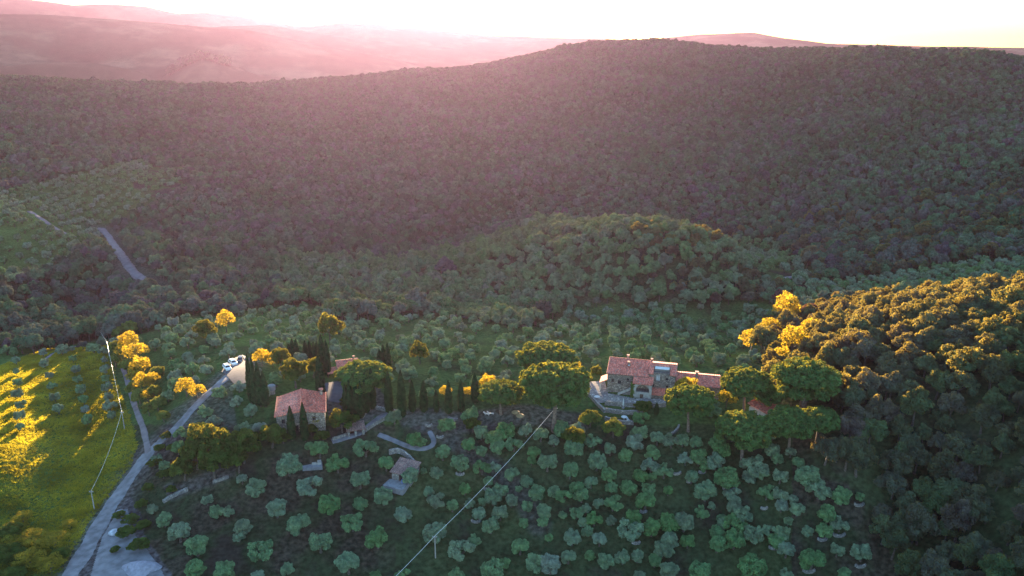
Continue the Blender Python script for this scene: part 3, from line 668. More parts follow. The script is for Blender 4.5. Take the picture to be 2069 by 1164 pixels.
for k, (a, t, b, w) in enumerate([(787,750,836,18),(813,748,846,19),(834,768,834,15),(857,768,834,17),(882,787,834,12),(907,768,838,16),(932,766,834,15),(960,753,815,17)]):
    conifer(a, t, b, w, I('cypress', ['leftmost', 'second and tallest', 'third', 'fourth', 'fifth and smallest', 'sixth', 'seventh', 'last, right end'][k] + ' cypress of the spaced row before the olive grove', 'cypress', 'spaced cypress row before the olive grove'))
conifer(1466, 742, 800, 13, I('cypress', 'slim cypress between the farmhouse and the right hand pines', 'cypress'))
conifer(1326, 812, 838, 10, I('cypress', 'short cypress in front of the farmhouse right wing', 'cypress'))

# rows of young trees in the left field
for r, (xa, ya, xb, yb, n) in enumerate([(30,728,42,862,7),(86,712,116,825,6),(142,704,176,848,8),(205,690,224,838,9)]):
    for k in range(n):
        t = k / (n - 1) * 1.0
        P('olive', xa + (xb - xa) * t + random.uniform(-3, 3), ya + (yb - ya) * t, 19 + 6 * t + random.uniform(-4, 4),
          info=I('olive_tree', ['young tree in the far left row of the left field', 'young tree in the second row of the left field', 'young tree in the third row of the left field', 'young tree in the row along the lane of the left field'][r], 'olive tree', 'rows of young trees in the left field'), hs=1.1)
for k_, (a, b, d) in enumerate([(20,1075,60),(70,1085,60),(110,1090,50),(15,1120,60),(60,1130,66),(100,1140,60),(30,1160,60),(140,1060,34),(45,1045,40),(122,1120,40),(0,1095,60)]):
    P('gold' if k_ % 3 else 'oak', a, b, d * 1.05, info=I('roadside_bush', 'low yellow green bush in the near left corner beside the road', 'bush', 'bushes in the near left corner'), hs=.5)
for a, b, d in [(255,1075,44),(280,1100,44),(262,1050,34),(240,1040,26),(290,1060,34),(232,1110,24)]:
    P('oak', a, b, d, info=I('dark_bush', 'dark bush on the verge between the near road and the olives', 'bush', 'dark bushes by the near road'), hs=.5)
# ---------------------------------------------------------------- where woods, groves, fields and roads lie
Z_UL = [(-300,400),(0,385),(190,340),(285,318),(385,370),(300,412),(215,455),(222,480),(150,500),(140,520),(60,552),(0,562),(-300,575)]
Z_CLEAR = [(1440,478),(1560,480),(1650,545),(1640,575),(1540,563),(1490,510)]
Z_RG = [(1560,600),(1620,560),(1700,560),(1850,540),(1980,515),(2069,515),(2400,520),(2400,590),(2069,578),(1960,590),(1830,608),(1650,622),(1570,612)]
Z_PLAT = [(300,655),(385,622),(480,628),(520,612),(640,606),(690,640),(760,640),(840,628),(930,632),(1000,650),(1080,655),(1150,615),(1300,606),(1440,610),(1545,600),(1572,612),
          (1560,640),(1535,700),(1560,760),(1570,850),(1640,880),(1700,960),(1740,1000),(1790,1100),(1850,1200),(1900,1500),(-300,1500),(-300,700),(0,700),(100,700),(215,688),(240,672)]
Z_FIELD = [(-300,706),(100,706),(215,698),(238,780),(262,840),(278,900),(262,950),(230,1000),(190,1060),(120,1200),(0,1500),(-300,1500)]
ROADS = {  # name: (pixels of the centre line, width m, material)
    'road': ([(110,1210),(150,1150),(182,1095),(215,1035),(248,985),(275,948),(300,915)], 5.2, 'g'),
    'driveway': ([(300,915),(322,893),(350,872),(372,846),(395,820),(420,795),(445,775),(470,752),(490,742),(500,736)], 4.0, 'g'),
    'lane': ([(300,915),(294,885),(288,860),(276,832),(266,800),(256,765),(244,730)], 1.9, 'd'),
    'field_track': ([(215,697),(160,698),(110,712),(92,726)], 1.6, 'd'),
    'woodland_track': ([(205,462),(222,480),(240,510),(262,545),(300,572),(340,592),(380,606)], 5.5, 'd'),
    'grove_track': ([(60,428),(80,440),(105,458),(130,472),(152,480)], 4.0, 'd'),
    'clearing_track': ([(1560,572),(1590,562),(1630,553)], 2.5, 'd'),
    'garden_path': ([(800,838),(775,836),(752,856),(728,876),(690,886),(670,892)], 2.2, 'g'),
    'slope_path': ([(765,878),(800,892),(830,905),(862,908),(880,895),(868,872)], 1.6, 'g'),
}
ROADW = {k: ([at(a, b)[:2] for a, b in v[0]], v[1]) for k, v in ROADS.items()}
def hull_px(lst): return [at(a, b)[:2] for a, b in lst]
PATIO = hull_px([(1192,772),(1222,770),(1228,795),(1280,806),(1345,808),(1345,816),(1290,818),(1235,814),(1212,815),(1190,800)])
PARK = hull_px([(448,752),(462,730),(490,718),(512,728),(505,770),(478,784)])
YARD = hull_px([(655,775),(690,770),(700,800),(690,815),(664,812)])
BUILT = [hull_px(p) for p in ([(1188,757),(1225,740),(1455,752),(1460,812),(1360,835),(1285,858),(1215,858),(1190,830)], [(546,812),(560,792),(668,792),(678,890),(552,893)],
         [(668,722),(735,722),(735,770),(668,760)], [(778,915),(850,915),(852,995),(770,995)], [(668,850),(745,820),(800,825),(800,850),(735,895),(668,900)], [(1525,800),(1575,800),(1575,860),(1525,870)], [(612,912),(660,912),(660,960),(612,960)])]

def zones(X, Y, Zg, up=3.5):
    """0 wood, 1 grove behind, 2 field, 3 hill grove left, 4 right grove, 5 clearing, 6 front"""
    px, py, dep = project(X, Y, Zg + up)
    z = np.zeros(X.shape, int)
    D = np.hypot(X, Y)
    z[inside(Z_PLAT, px, py) & (D < 520)] = 1
    z[inside(Z_PLAT, px, py) & (D < 520) & (py > 858)] = 6
    z[inside(Z_FIELD, px, py) & (D < 420)] = 2
    z[(Y < 60) | (D < 115)] = 6
    z[inside(Z_UL, px, py) & (D > 300)] = 3
    z[inside(Z_RG, px, py) & (D > 340)] = 4
    z[inside(Z_CLEAR, px, py) & (D > 340)] = 5
    return z, px, py, dep
def road_clear(X, Y, extra):
    ok = np.ones(X.shape, bool)
    for k, (pts, w) in ROADW.items(): ok &= dist_line(pts, X, Y) > w / 2 + extra
    return ok
def built(X, Y):
    b = inside(PATIO, X, Y) | inside(PARK, X, Y) | inside(YARD, X, Y)
    for p in BUILT: b |= inside(p, X, Y)
    return b
def jgrid(x0, x1, y0, y1, s, rot=0.0, jit=0.5):
    L = max(x1 - x0, y1 - y0) * 0.75; cx, cy = (x0 + x1) / 2, (y0 + y1) / 2
    n = int(2 * L / s) + 1
    gx, gy = np.meshgrid(np.arange(n) * s - L, np.arange(n) * s - L); gx = gx + (np.arange(n)[:, None] % 2) * s * .5
    gx = gx + RS.uniform(-jit, jit, gx.shape) * s; gy = gy + RS.uniform(-jit, jit, gx.shape) * s
    X = cx + gx * math.cos(rot) - gy * math.sin(rot); Y = cy + gx * math.sin(rot) + gy * math.cos(rot)
    k = (X > x0) & (X < x1) & (Y > y0) & (Y < y1)
    return X[k], Y[k]
_sx = np.array([t[2] for t in TREES]); _sy = np.array([t[3] for t in TREES]); _sr = np.array([PROTO[t[0]][t[1]][3] * t[5] / 2 for t in TREES])
def near_special(X, Y, k=0.75):
    bad = np.zeros(X.shape, bool)
    for i in range(0, len(X), 4000):
        d = np.hypot(X[i:i+4000, None] - _sx, Y[i:i+4000, None] - _sy)
        bad[i:i+4000] = (d < _sr * k + 1.6).any(1)
    return bad
SC_OLIVE, SC_WOOD = [], []       # x, y, z, scale
# olives
for zone, s, rot, jit, gap, sc in ((1, 7.6, 0.35, .24, .12, (.62, .95)), (3, 8.8, 0.55, .10, .04, (.85, 1.1)), (4, 6.6, 0.25, .15, .03, (.72, .95)), (5, 9.0, 0.1, .3, .25, (.9, 1.3))):
    X, Y = jgrid(-420, 460, 130, 900, s, rot, jit)
    Zg = H(X, Y); z, px, py, dep = zones(X, Y, Zg)
    k = (z == zone) & (RS.rand(len(X)) > gap)
    X, Y, Zg, px, py = X[k], Y[k], Zg[k], px[k], py[k]
    k = road_clear(X, Y, 2.4) & ~built(X, Y)
    if zone == 1:       # open grass among the grove
        op = (px < 660) & (py < 720) & (px > 430) & (RS.rand(len(X)) < .35) | (px > 690) & (px < 1200) & (py < 700) & (RS.rand(len(X)) < .12)
        k &= ~op; k &= ~near_special(X, Y)
    if zone == 3: k &= ~((px > 300) & (RS.rand(len(X)) < .5))
    for a in zip(X[k], Y[k], Zg[k], RS.uniform(sc[0], sc[1], int(k.sum()))): SC_OLIVE.append(a)
X, Y = jgrid(-120, 140, 130, 260, 5.6, .3, .3); Zg = H(X, Y); z, px, py, dep = zones(X, Y, Zg, 2.5)       # volunteers filling the front grove
k = (z == 6) & (px > 880) & (px < 1700) & (py > 868) & (py < 1150) & (RS.rand(len(X)) < np.where(px > 1040, .8, .4)); X, Y, Zg = X[k], Y[k], Zg[k]
k = road_clear(X, Y, 2) & ~built(X, Y) & ~near_special(X, Y, .42); FILL = list(zip(X[k], Y[k], Zg[k]))
# woods: denser and smaller with distance, mixed sizes
for D0, D1, s, kind in ((100, 420, 4.9, 0), (420, 2150, 5.7, 1)):
    X, Y = jgrid(-D1 * .9, D1 * .9, 40, D1, s, .2, .48)
    D = np.hypot(X, Y); k = (D > D0) & (D <= D1) & (np.abs(np.arctan2(X, Y)) < np.where(D < 1300, .98, .74)) & ((D < 1760) | (RS.rand(len(D)) < .5)); X, Y = X[k], Y[k]
    Zg = H(X, Y); z, px, py, dep = zones(X, Y, Zg)
    k = (z == 0); X, Y, Zg = X[k], Y[k], Zg[k]
    k = road_clear(X, Y, 3.4) & ~built(X, Y)
    if kind == 0: k &= ~near_special(X, Y, .6)
    n = int(k.sum()); pat = 1 + .18 * wob(X[k], Y[k], .02, 3)
    sc = RS.uniform(.55, 1.15, n) * np.clip(pat, .7, 1.3) * (.95 if kind == 0 else .90); big = RS.rand(n) < .05; sc[big] *= 1.3
    for a in zip(X[k], Y[k], Zg[k], sc): SC_WOOD.append(a)
SC_OLIVE = np.array(SC_OLIVE); SC_WOOD = np.array(SC_WOOD)
print('scattered olives', len(SC_OLIVE), 'woodland', len(SC_WOOD), 'single', len(TREES))

# ---------------------------------------------------------------- ground mesh
def grid_mesh(name, i0, i1, mat, far):
    V = np.stack([GX[i0:i1], GY[i0:i1], GZ[i0:i1]], 2).reshape(-1, 3); n, m = i1 - i0, len(AZ)
    a = (np.arange(n - 1)[:, None] * m + np.arange(m - 1)[None]).ravel()
    Fc = np.stack([a, a + 1, a + m + 1, a + m], 1)
    if i0 == 0:
        V = np.vstack([V, [[0, 0, GZ[0].mean()]]])
    me = bpy.data.meshes.new(name); me.vertices.add(len(V)); me.vertices.foreach_set('co', V.ravel())
    fl = Fc[:, ::-1]
    me.loops.add(fl.size); me.loops.foreach_set('vertex_index', fl.ravel().astype(np.int32))
    me.polygons.add(len(fl)); me.polygons.foreach_set('loop_start', np.arange(0, fl.size, 4, dtype=np.int32)); me.polygons.foreach_set('loop_total', np.full(len(fl), 4, np.int32))
    me.update(calc_edges=True); me.materials.append(mat)
    me.polygons.foreach_set('use_smooth', np.ones(len(fl), bool))
    colr = np.zeros((len(V), 4), np.float32)
    if not far:
        X, Y, Zg = V[:, 0], V[:, 1], V[:, 2]
        z, px, py, dep = zones(X, Y, Zg, 0.0); D = np.hypot(X, Y)
        colr[:, 3] = (D < 1500)
        colr[:, 3] = np.where(z == 0, .6, 1) * (D < 1500)
        r = np.clip(1.2 - dist_line([at(a, b)[:2] for a, b in [(850,855),(900,880),(960,920),(1010,955),(1060,1010),(1090,1060)]], X, Y) / 3.0, 0, .55)
        r = np.maximum(r, np.clip(1.2 - dist_line(ROADW['road'][0] + ROADW['driveway'][0], X, Y) / 7, 0, .7))
        r = np.maximum(r, np.clip(1.0 - dist_line(ROADW['woodland_track'][0], X, Y) / 14, 0, .6))
        r = np.maximum(r, np.where(inside(hull_px([(330,985),(470,940),(480,960),(345,1015)]), X, Y), .6, 0))
        r = np.maximum(r, np.where(inside(hull_px([(330,840),(400,800),(470,790),(480,870),(400,870)]), X, Y), .5, 0))
        r = np.maximum(r, np.where(inside(hull_px([(795,830),(1180,835),(1190,870),(900,870),(810,860)]), X, Y), .7, 0))
        r = np.maximum(r, np.where(inside(hull_px([(640,780),(760,770),(790,830),(700,870),(670,860)]), X, Y), .8, 0))
        r = np.maximum(r, np.where(inside(hull_px([(150,1180),(215,1050),(262,1000),(285,1040),(290,1080),(360,1180)]), X, Y), .95, 0))
        colr[:, 0] = r
        gz = np.where(z == 2, 1.0, 0) ; gz = np.maximum(gz, np.where(z == 1, .55, 0)); gz = np.maximum(gz, np.where(z == 3, .9, 0))
        gz = np.maximum(gz, np.where(inside([(560,620),(700,700),(760,760),(680,760),(600,700),(470,700),(430,640)], px, py) & (z == 1), 1, 0))
        colr[:, 1] = gz
        b = np.where((z == 6) & ((px < 800) | (px > 1600)), .8, np.where(z == 6, .25, 0)); b = np.maximum(b, np.where(inside([(270,310),(390,365),(330,410),(270,380)], px, py), 1, 0))
        colr[:, 2] = b
    at_ = me.color_attributes.new('zone', 'FLOAT_COLOR', 'POINT'); at_.data.foreach_set('color', colr.ravel())
    o = link(name, me); tag(o, kind='structure'); return o
_cut = int(np.searchsorted(LD, math.log(2150)))
grid_mesh('ground', 0, _cut + 1, GROUND, False)
grid_mesh('distant_hills', _cut, len(LD), GROUND, True)

def ribbon(name, pts, w, mat, off=0.10, smooth=3):
    P_ = [np.array(p) for p in pts]
    for _ in range(smooth):
        Q = [P_[0]]
        for a, b in zip(P_[:-1], P_[1:]): Q += [a * .75 + b * .25, a * .25 + b * .75]
        P_ = Q + [P_[-1]]
    R = [P_[0]]
    for p in P_[1:]:
        L = np.linalg.norm(p - R[-1]); k = int(L // 1.2)
        for j in range(1, k + 1): R.append(R[-1] + (p - R[-1]) / (k - j + 2) )
        R.append(p)
    P_ = np.array(R); T = np.gradient(P_, axis=0); T /= np.linalg.norm(T, axis=1)[:, None] + 1e-9
    Nn = np.stack([-T[:, 1], T[:, 0]], 1); m = 7
    ww = w * (1 + .08 * np.sin(np.arange(len(P_)) * .37) + .05 * RS.randn(len(P_)))
    vs = []
    for j in range(m):
        q = P_ + Nn * (ww * ((j / (m - 1)) - .5))[:, None]
        vs.append(np.stack([q[:, 0], q[:, 1], H(q[:, 0], q[:, 1]) + (off if 0 < j < m - 1 else -.12)], 1))
    V = np.stack(vs, 1).reshape(-1, 3)
    Fc = [(i*m+j, i*m+j+1, (i+1)*m+j+1, (i+1)*m+j) for i in range(len(P_) - 1) for j in range(m - 1)]
    o = link(name, mesh_np(name, V, Fc, [mat], smooth=True)); return tag(o, kind='structure')
for k, (pts, w) in ROADW.items(): ribbon(k, pts, w, {'g': GRAVEL, 'd': DIRT}[ROADS[k][2]], off=(.5 if ROADS[k][2] == 'd' and 'track' in k and k != 'field_track' else .10) + .012 * list(ROADW).index(k))
def drape(name, poly, mat, off, cell=0.3):
    xs = [p[0] for p in poly]; ys = [p[1] for p in poly]
    gx = np.arange(min(xs), max(xs), cell); gy = np.arange(min(ys), max(ys), cell)
    A, B = np.meshgrid(gx, gy); k = inside(poly, A + cell / 2, B + cell / 2)
    V = np.stack([A, B, H(A, B) + off], 2).reshape(-1, 3); n, m = A.shape
    Fc = [(i*m+j, i*m+j+1, (i+1)*m+j+1, (i+1)*m+j) for i in range(n-1) for j in range(m-1) if k[i, j]]
    return tag(link(name, mesh_np(name, V, Fc, [mat])), kind='structure')
drape('gravel_verge', hull_px([(178,1185),(205,1090),(238,1030),(258,1030),(268,1075),(300,1115),(350,1190)]), GRAVEL, .13)
drape('courtyard_paving', PATIO, PAVE, .16)
drape('parking_area', PARK, PARKM, .20)
drape('gravel_yard', YARD, PARKM, .14)

# ---------------------------------------------------------------- scattered masses: one object each, instances of the tree prototypes
def mass(name, kind, P_, label_kind='stuff', rz=None, protos=None, zs=None):
    col = bpy.data.collections.new(name + '_sources')
    src = protos or PROTO[kind]
    for i, (tr, cr, hc, d) in enumerate(src):
        if tr is None: me = cr
        else:
            me = bpy.data.meshes.new(f'{kind}_whole')
            bm = bmesh.new(); bm.from_mesh(tr)
            for f in bm.faces: f.material_index = 1
            bm.from_mesh(cr); bm.to_mesh(me); bm.free()
            me.materials.append(cr.materials[0]); me.materials.append(tr.materials[0])
        col.objects.link(bpy.data.objects.new(f'{kind}_source_{i}', me))
    n = len(P_); me = bpy.data.meshes.new(name); me.vertices.add(n); me.vertices.foreach_set('co', np.ascontiguousarray(P_[:, :3]).ravel())
    def attr(nm, ty, v):
        a = me.attributes.new(nm, ty, 'POINT'); a.data.foreach_set('value' if ty != 'FLOAT_VECTOR' else 'vector', v.ravel())
    sz = (P_[:, 3] * RS.uniform(.82, 1.2, n)) if zs is None else P_[:, 3] * zs
    attr('scl', 'FLOAT_VECTOR', np.stack([P_[:, 3], P_[:, 3], sz], 1).astype(np.float32))
    attr('rot', 'FLOAT_VECTOR', np.stack([RS.uniform(-.06, .06, n), RS.uniform(-.06, .06, n), RS.uniform(0, 6.28, n)], 1).astype(np.float32))
    attr('pick', 'INT', RS.randint(0, len(src), n).astype(np.int32))
    g = bpy.data.node_groups.new(name, 'GeometryNodeTree'); g.interface.new_socket('Geometry', in_out='INPUT', socket_type='NodeSocketGeometry'); g.interface.new_socket('Geometry', in_out='OUTPUT', socket_type='NodeSocketGeometry')
    gi = g.nodes.new('NodeGroupInput'); go = g.nodes.new('NodeGroupOutput'); ip = g.nodes.new('GeometryNodeInstanceOnPoints')
    ci = g.nodes.new('GeometryNodeCollectionInfo'); ci.inputs['Collection'].default_value = col; ci.inputs['Separate Children'].default_value = True; ci.inputs['Reset Children'].default_value = True
    def na(nm, ty):
        q = g.nodes.new('GeometryNodeInputNamedAttribute'); q.data_type = ty; q.inputs['Name'].default_value = nm; return q.outputs[0]
    er = g.nodes.new('FunctionNodeEulerToRotation'); g.links.new(na('rot', 'FLOAT_VECTOR'), er.inputs[0])
    g.links.new(gi.outputs[0], ip.inputs['Points']); g.links.new(ci.outputs[0], ip.inputs['Instance']); ip.inputs['Pick Instance'].default_value = True
    g.links.new(na('pick', 'INT'), ip.inputs['Instance Index']); g.links.new(er.outputs[0], ip.inputs['Rotation']); g.links.new(na('scl', 'FLOAT_VECTOR'), ip.inputs['Scale'])
    g.links.new(ip.outputs[0], go.inputs[0])
    o = link(name, me); md = o.modifiers.new('planting', 'NODES'); md.node_group = g
    return tag(o, kind='stuff')

# ---------------------------------------------------------------- individual trees and the remaining masses
def size_px(X, Y, Z, d):
    px, py, dep = project(X, Y, Z + 3)
    s = d / dep; s[(px < -20) | (px > 2090) | (py > 1200) | (py < 0)] = 0
    return s
def occluded(x, y, z, up):
    """is the top of a tree hidden behind the terrain"""
    t = np.linspace(.1, .97, 60); X = x * t; Y = y * t; Zl = CAMZ + (z + up - CAMZ) * t
    return bool((H(X, Y) > Zl + 1).any())
for x, y, z in FILL: TREES.append(('olive', len(TREES) % 6, float(x), float(y), float(z), random.uniform(.55, .95), random.uniform(0, 6.28), 1.0, {'g': 'front'}))
n_front = sum(1 for t in TREES if t[0] == 'olive')
so = size_px(SC_OLIVE[:, 0], SC_OLIVE[:, 1], SC_OLIVE[:, 2], SC_OLIVE[:, 3])
order = np.argsort(-so); take = []
for i in order:
    if len(take) >= 300 - n_front or so[i] == 0: break
    if not occluded(*SC_OLIVE[i, :3], 4): take.append(i)
for i in take:
    x, y, z, s = SC_OLIVE[i]; TREES.append(('olive', len(TREES) % 6, x, y, z, s * 1.0, random.uniform(0, 6.28), 1.0, {'g': 'back'}))
SC_OLIVE = np.delete(SC_OLIVE, take, 0)
sw = size_px(SC_WOOD[:, 0], SC_WOOD[:, 1], SC_WOOD[:, 2], SC_WOOD[:, 3]); order = np.argsort(-sw); take = []
for i in order:
    if len(take) >= 300 or sw[i] == 0: break
    if not occluded(*SC_WOOD[i, :3], 5): take.append(i)
for i in take:
    x, y, z, s = SC_WOOD[i]; TREES.append(('wood' if project(x, y, z)[0] > 1400 else 'wood_shade', len(TREES) % 5, x, y, z, s, random.uniform(0, 6.28), random.uniform(.85, 1.2), {'g': 'wood'}))
SC_WOOD = np.delete(SC_WOOD, take, 0)
dw = np.hypot(SC_WOOD[:, 0], SC_WOOD[:, 1])
_l = ((dw < 330) & (SC_WOOD[:, 0] > 40)) | ((dw < 620) & (SC_WOOD[:, 0] > 60) & (RS.rand(len(dw)) < .25))
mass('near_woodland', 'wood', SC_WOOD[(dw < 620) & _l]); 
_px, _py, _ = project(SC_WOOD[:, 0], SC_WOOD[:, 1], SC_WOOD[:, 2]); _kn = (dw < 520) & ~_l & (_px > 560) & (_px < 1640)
mass('knoll_woodland', 'knoll', SC_WOOD[_kn]); mass('valley_woodland', 'wood_shade', SC_WOOD[(dw < 620) & ~_l & ~_kn]); mass('hillside_forest', 'far', SC_WOOD[dw >= 620]); mass('olive_grove', 'olive', SC_OLIVE)
# ---------------------------------------------------------------- build the individual trees, each with its own description
LAND = [('the stone hut', 815, 960), ('the lower farmhouse', 606, 845), ('the long farmhouse', 1330, 780), ('the farmhouse courtyard', 1205, 795), ('the parked cars', 470, 736),
        ('the wooden pole on the slope', 880, 1105), ('the driveway', 400, 815), ('the golden domed pine', 1628, 770), ('the small tiled shed', 712, 875), ('the lone dark oak', 665, 662), ('the concrete slab', 633, 935),
        ('the curve of the near road', 275, 950), ('the straw parasols', 1046, 835), ('the lone yellow topped tree', 1519, 688), ('the near road end', 170, 1120), ('the golden tree line', 270, 730), ('the slope path loop', 865, 895), ('the stone terraces', 1250, 835)]
def where(px, py, used, noun):
    best = sorted(LAND, key=lambda l: math.hypot(px - l[1], py - l[2]))[:3]
    for nm, lx, ly in best:
        a = math.degrees(math.atan2(-(py - ly), px - lx)) % 360
        d = ['right of', 'behind and right of', 'behind', 'behind and left of', 'left of', 'below and left of', 'below', 'below and right of'][int((a + 22.5) // 45) % 8]
        key = (nm, d)
        k = used.get(key, 0)
        if k < 4 and math.hypot(px - lx, py - ly) < 330:
            used[key] = k + 1
            return f"{noun}, {['nearest', 'second nearest', 'third nearest', 'fourth nearest'][k]} {d} {nm}"
    return None
used = {}
def build_tree(t, name, label, cat, group):
    kind, vi, x, y, z, s, rz, hs, info = t
    tr, cr, hc, d = PROTO[kind][vi]
    o = thing(name, label, cat, (x, y, z), rz, group); o.scale = (s, s, s * hs)
    link('trunk', tr, o); link('crown', cr, o)
    return o
pos = [project(t[2], t[3], t[4] + PROTO[t[0]][t[1]][2] * t[5] * t[7]) for t in TREES]
lab = {}
# nearest first so that the rank words are true
for grp, noun in (('front', 'silvery olive tree'), ('back', 'silvery olive tree'), ('wood', 'dark woodland tree')):
    idx = [i for i, t in enumerate(TREES) if t[8].get('g') == grp]
    idx.sort(key=lambda i: min(math.hypot(pos[i][0] - l[1], pos[i][1] - l[2]) for l in LAND))
    for i in idx: lab[i] = where(pos[i][0], pos[i][1], used, noun)
ORD = ['first', 'second', 'third', 'fourth', 'fifth', 'sixth', 'seventh', 'eighth', 'ninth', 'tenth', 'eleventh', 'twelfth', 'thirteenth', 'fourteenth', 'fifteenth', 'sixteenth', 'seventeenth', 'eighteenth', 'nineteenth', 'twentieth'] + [f'{k}th' for k in range(21, 60)]
def banded(idx, h, text):
    """rank what is left in rows across the picture, top row first, each row from the left"""
    rows = {}
    if not idx: return
    y0 = min(pos[i][1] for i in idx)
    for i in idx: rows.setdefault(int((pos[i][1] - y0) // h), []).append(i)
    for r, k in enumerate(sorted(rows)):
        for j, i in enumerate(sorted(rows[k], key=lambda i: pos[i][0])): lab[i] = text.format(ORD[j], ORD[r])
left = lambda g, f: [i for i, t in enumerate(TREES) if t[8].get('g') == g and not lab[i] and f(pos[i])]
banded(left('wood', lambda p: p[0] >= 1400 and p[1] < 740), 20, '{} tree from left, {} row down, in the sunlit right hand wood')
banded(left('wood', lambda p: p[0] >= 1400 and p[1] >= 740), 30, '{} tree from left, {} row down, in the shaded right hand wood')
banded(left('wood', lambda p: p[0] < 1400), 30, '{} tree from left, {} row down, in the woods behind the groves')
banded(left('front', lambda p: p[0] < 1150), 45, '{} silvery olive from left, {} row down, on the left front slope')
banded(left('front', lambda p: p[0] >= 1150), 45, '{} silvery olive from left, {} row down, on the right front slope')
banded(left('back', lambda p: True), 25, '{} small olive from left, {} row down, in the grove behind the houses')
# trees described by hand in sets: number the members of a set from the left
for txt in sorted({t[8]['label'] for t in TREES if 'label' in t[8]}):
    m_ = sorted([i for i, t in enumerate(TREES) if t[8].get('label') == txt], key=lambda i: pos[i][0])
    if len(m_) > 1:
        for j, i in enumerate(m_):
            w_ = txt.split(); TREES[i][8]['label'] = f'{ORD[j]} from left: ' + ' '.join(w_[:13])
for i, t in enumerate(TREES):
    inf = t[8]; px, py, dep = pos[i]
    if 'name' in inf:
        build_tree(t, inf['name'], inf['label'], inf['cat'], inf['group']); continue
    if inf['g'] == 'front':
        zone = ('far down the slope, lower left part of the grove' if px < 750 else 'mid slope, lower centre of the grove' if px < 1150 else 'lower right part of the grove')
        build_tree(t, 'olive_tree', lab[i] or f'round silvery olive tree {zone}', 'olive tree', f'olive trees of the front slope, {zone}')
    elif inf['g'] == 'back':
        zone = 'beside the driveway and cars' if px < 560 and py > 640 else 'in the grove behind the cypress row' if px < 1230 else 'in the grove behind the long farmhouse'
        build_tree(t, 'olive_tree', lab[i] or f'small silvery olive tree {zone}', 'olive tree', f'olive trees {zone}')
    else:
        zone = 'high on the sunlit part of the right hand wood' if py < 740 else 'in the shaded middle of the right hand wood' if py < 950 else 'in the dark lower corner of the right hand wood'
        if px < 1400: zone = 'in the woods behind the groves'
        build_tree(t, 'woodland_tree', lab[i] or f'rounded billowing tree {zone}', 'woodland tree', f'trees {zone}')
# ---------------------------------------------------------------- buildings
def wall(mb, p0, p1, z0, tops, thick, holes=()):
    """vertical wall from p0 to p1 (outer face on the right hand side of the direction), openings (u0,u1,z0,z1); tops = (height at p0, at p1)"""
    p0, p1 = Vector((*p0, 0)), Vector((*p1, 0)); d = (p1 - p0); L = d.length; d.normalize(); nin = Vector((-d.y, d.x, 0))
    us = sorted({0, L, *[h[0] for h in holes], *[h[1] for h in holes]})
    def top(u): return tops[0] + (tops[1] - tops[0]) * u / L
    def W3(u, z, t): q = p0 + d * u + nin * t; return (q.x, q.y, z)
    for a, b in zip(us[:-1], us[1:]):
        hs = sorted([h for h in holes if h[0] <= a + 1e-6 and h[1] >= b - 1e-6], key=lambda h: h[2]); z = z0
        segs = []
        for h in hs: segs.append((z, z, h[2], h[2])); z = h[3]
        segs.append((z, z, top(a), top(b)))
        for (za, zb, zc, zd) in segs:
            if max(zc - za, zd - zb) < 1e-4: continue
            for t in (0, thick): mb.quad(W3(a, za, t), W3(b, zb, t), W3(b, zd, t), W3(a, zc, t))
    for h in holes:
        u0, u1, a, b = h
        for q in (((u0, a), (u1, a)), ((u1, a), (u1, b)), ((u1, b), (u0, b)), ((u0, b), (u0, a))):
            (ua, za), (ub, zb) = q; mb.quad(W3(ua, za, 0), W3(ub, zb, 0), W3(ub, zb, thick), W3(ua, za, thick))
    return W3
def window(parent, W3, u0, u1, z0, z1, mat=None, door=False):
    """frame and pane set back in the opening"""
    f = MB(); w = .09
    def bx(a, b, c, e, t0, t1):
        P = [W3(u, z, t) for t in (t0, t1) for (u, z) in ((a, c), (b, c), (b, e), (a, e))]
        f.add(P, [(0,1,2,3),(7,6,5,4),(0,4,5,1),(1,5,6,2),(2,6,7,3),(3,7,4,0)])
    bx(u0, u0 + w, z0, z1, .16, .24); bx(u1 - w, u1, z0, z1, .16, .24); bx(u0 + w, u1 - w, z1 - w, z1, .16, .24); bx(u0 + w, u1 - w, z0, z0 + w, .16, .24)
    if not door: bx((u0+u1)/2 - .03, (u0+u1)/2 + .03, z0 + w, z1 - w, .165, .235)
    nm = 'door' if door else 'window'
    o = f.build(nm, WOODP, parent)
    g = MB().quad(W3(u0 + w, z0 + w, .20), W3(u1 - w, z0 + w, .20), W3(u1 - w, z1 - w, .20), W3(u0 + w, z1 - w, .20)).build('door_leaf' if door else 'pane', mat or GLASS, o)
    if not door:
        s = MB(); P = [W3(u, z, t) for t in (-.10, .15) for (u, z) in ((u0 - .08, z0 - .10), (u1 + .08, z0 - .10), (u1 + .08, z0 - .004), (u0 - .08, z0 - .004))]
        s.add(P, [(0,1,2,3),(7,6,5,4),(0,4,5,1),(1,5,6,2),(2,6,7,3),(3,7,4,0)]); s.build('sill', STONE2, o)
def slab(mb, a, b, c, d, t=0.22):
    """roof plane with thickness, corners given on the upper face, counter clockwise from above"""
    P = [Vector(q) for q in (a, b, c, d)]; n = (P[1] - P[0]).cross(P[2] - P[0]).normalized()
    if n.z < 0: n = -n
    Q = [p - n * t for p in P]
    mb.add([tuple(p) for p in P + Q], [(0,1,2,3),(7,6,5,4),(0,4,5,1),(1,5,6,2),(2,6,7,3),(3,7,4,0)])
def ridge_caps(mb, a, b, r=.13, step=.42):
    a, b = Vector(a), Vector(b); L = (b - a).length; n = max(1, int(L / step)); d = (b - a) / n
    for i in range(n):
        p = a + d * i; q = a + d * (i + 1.12); mb.tube([p, q], [r * 1.25, r * .95], 6)
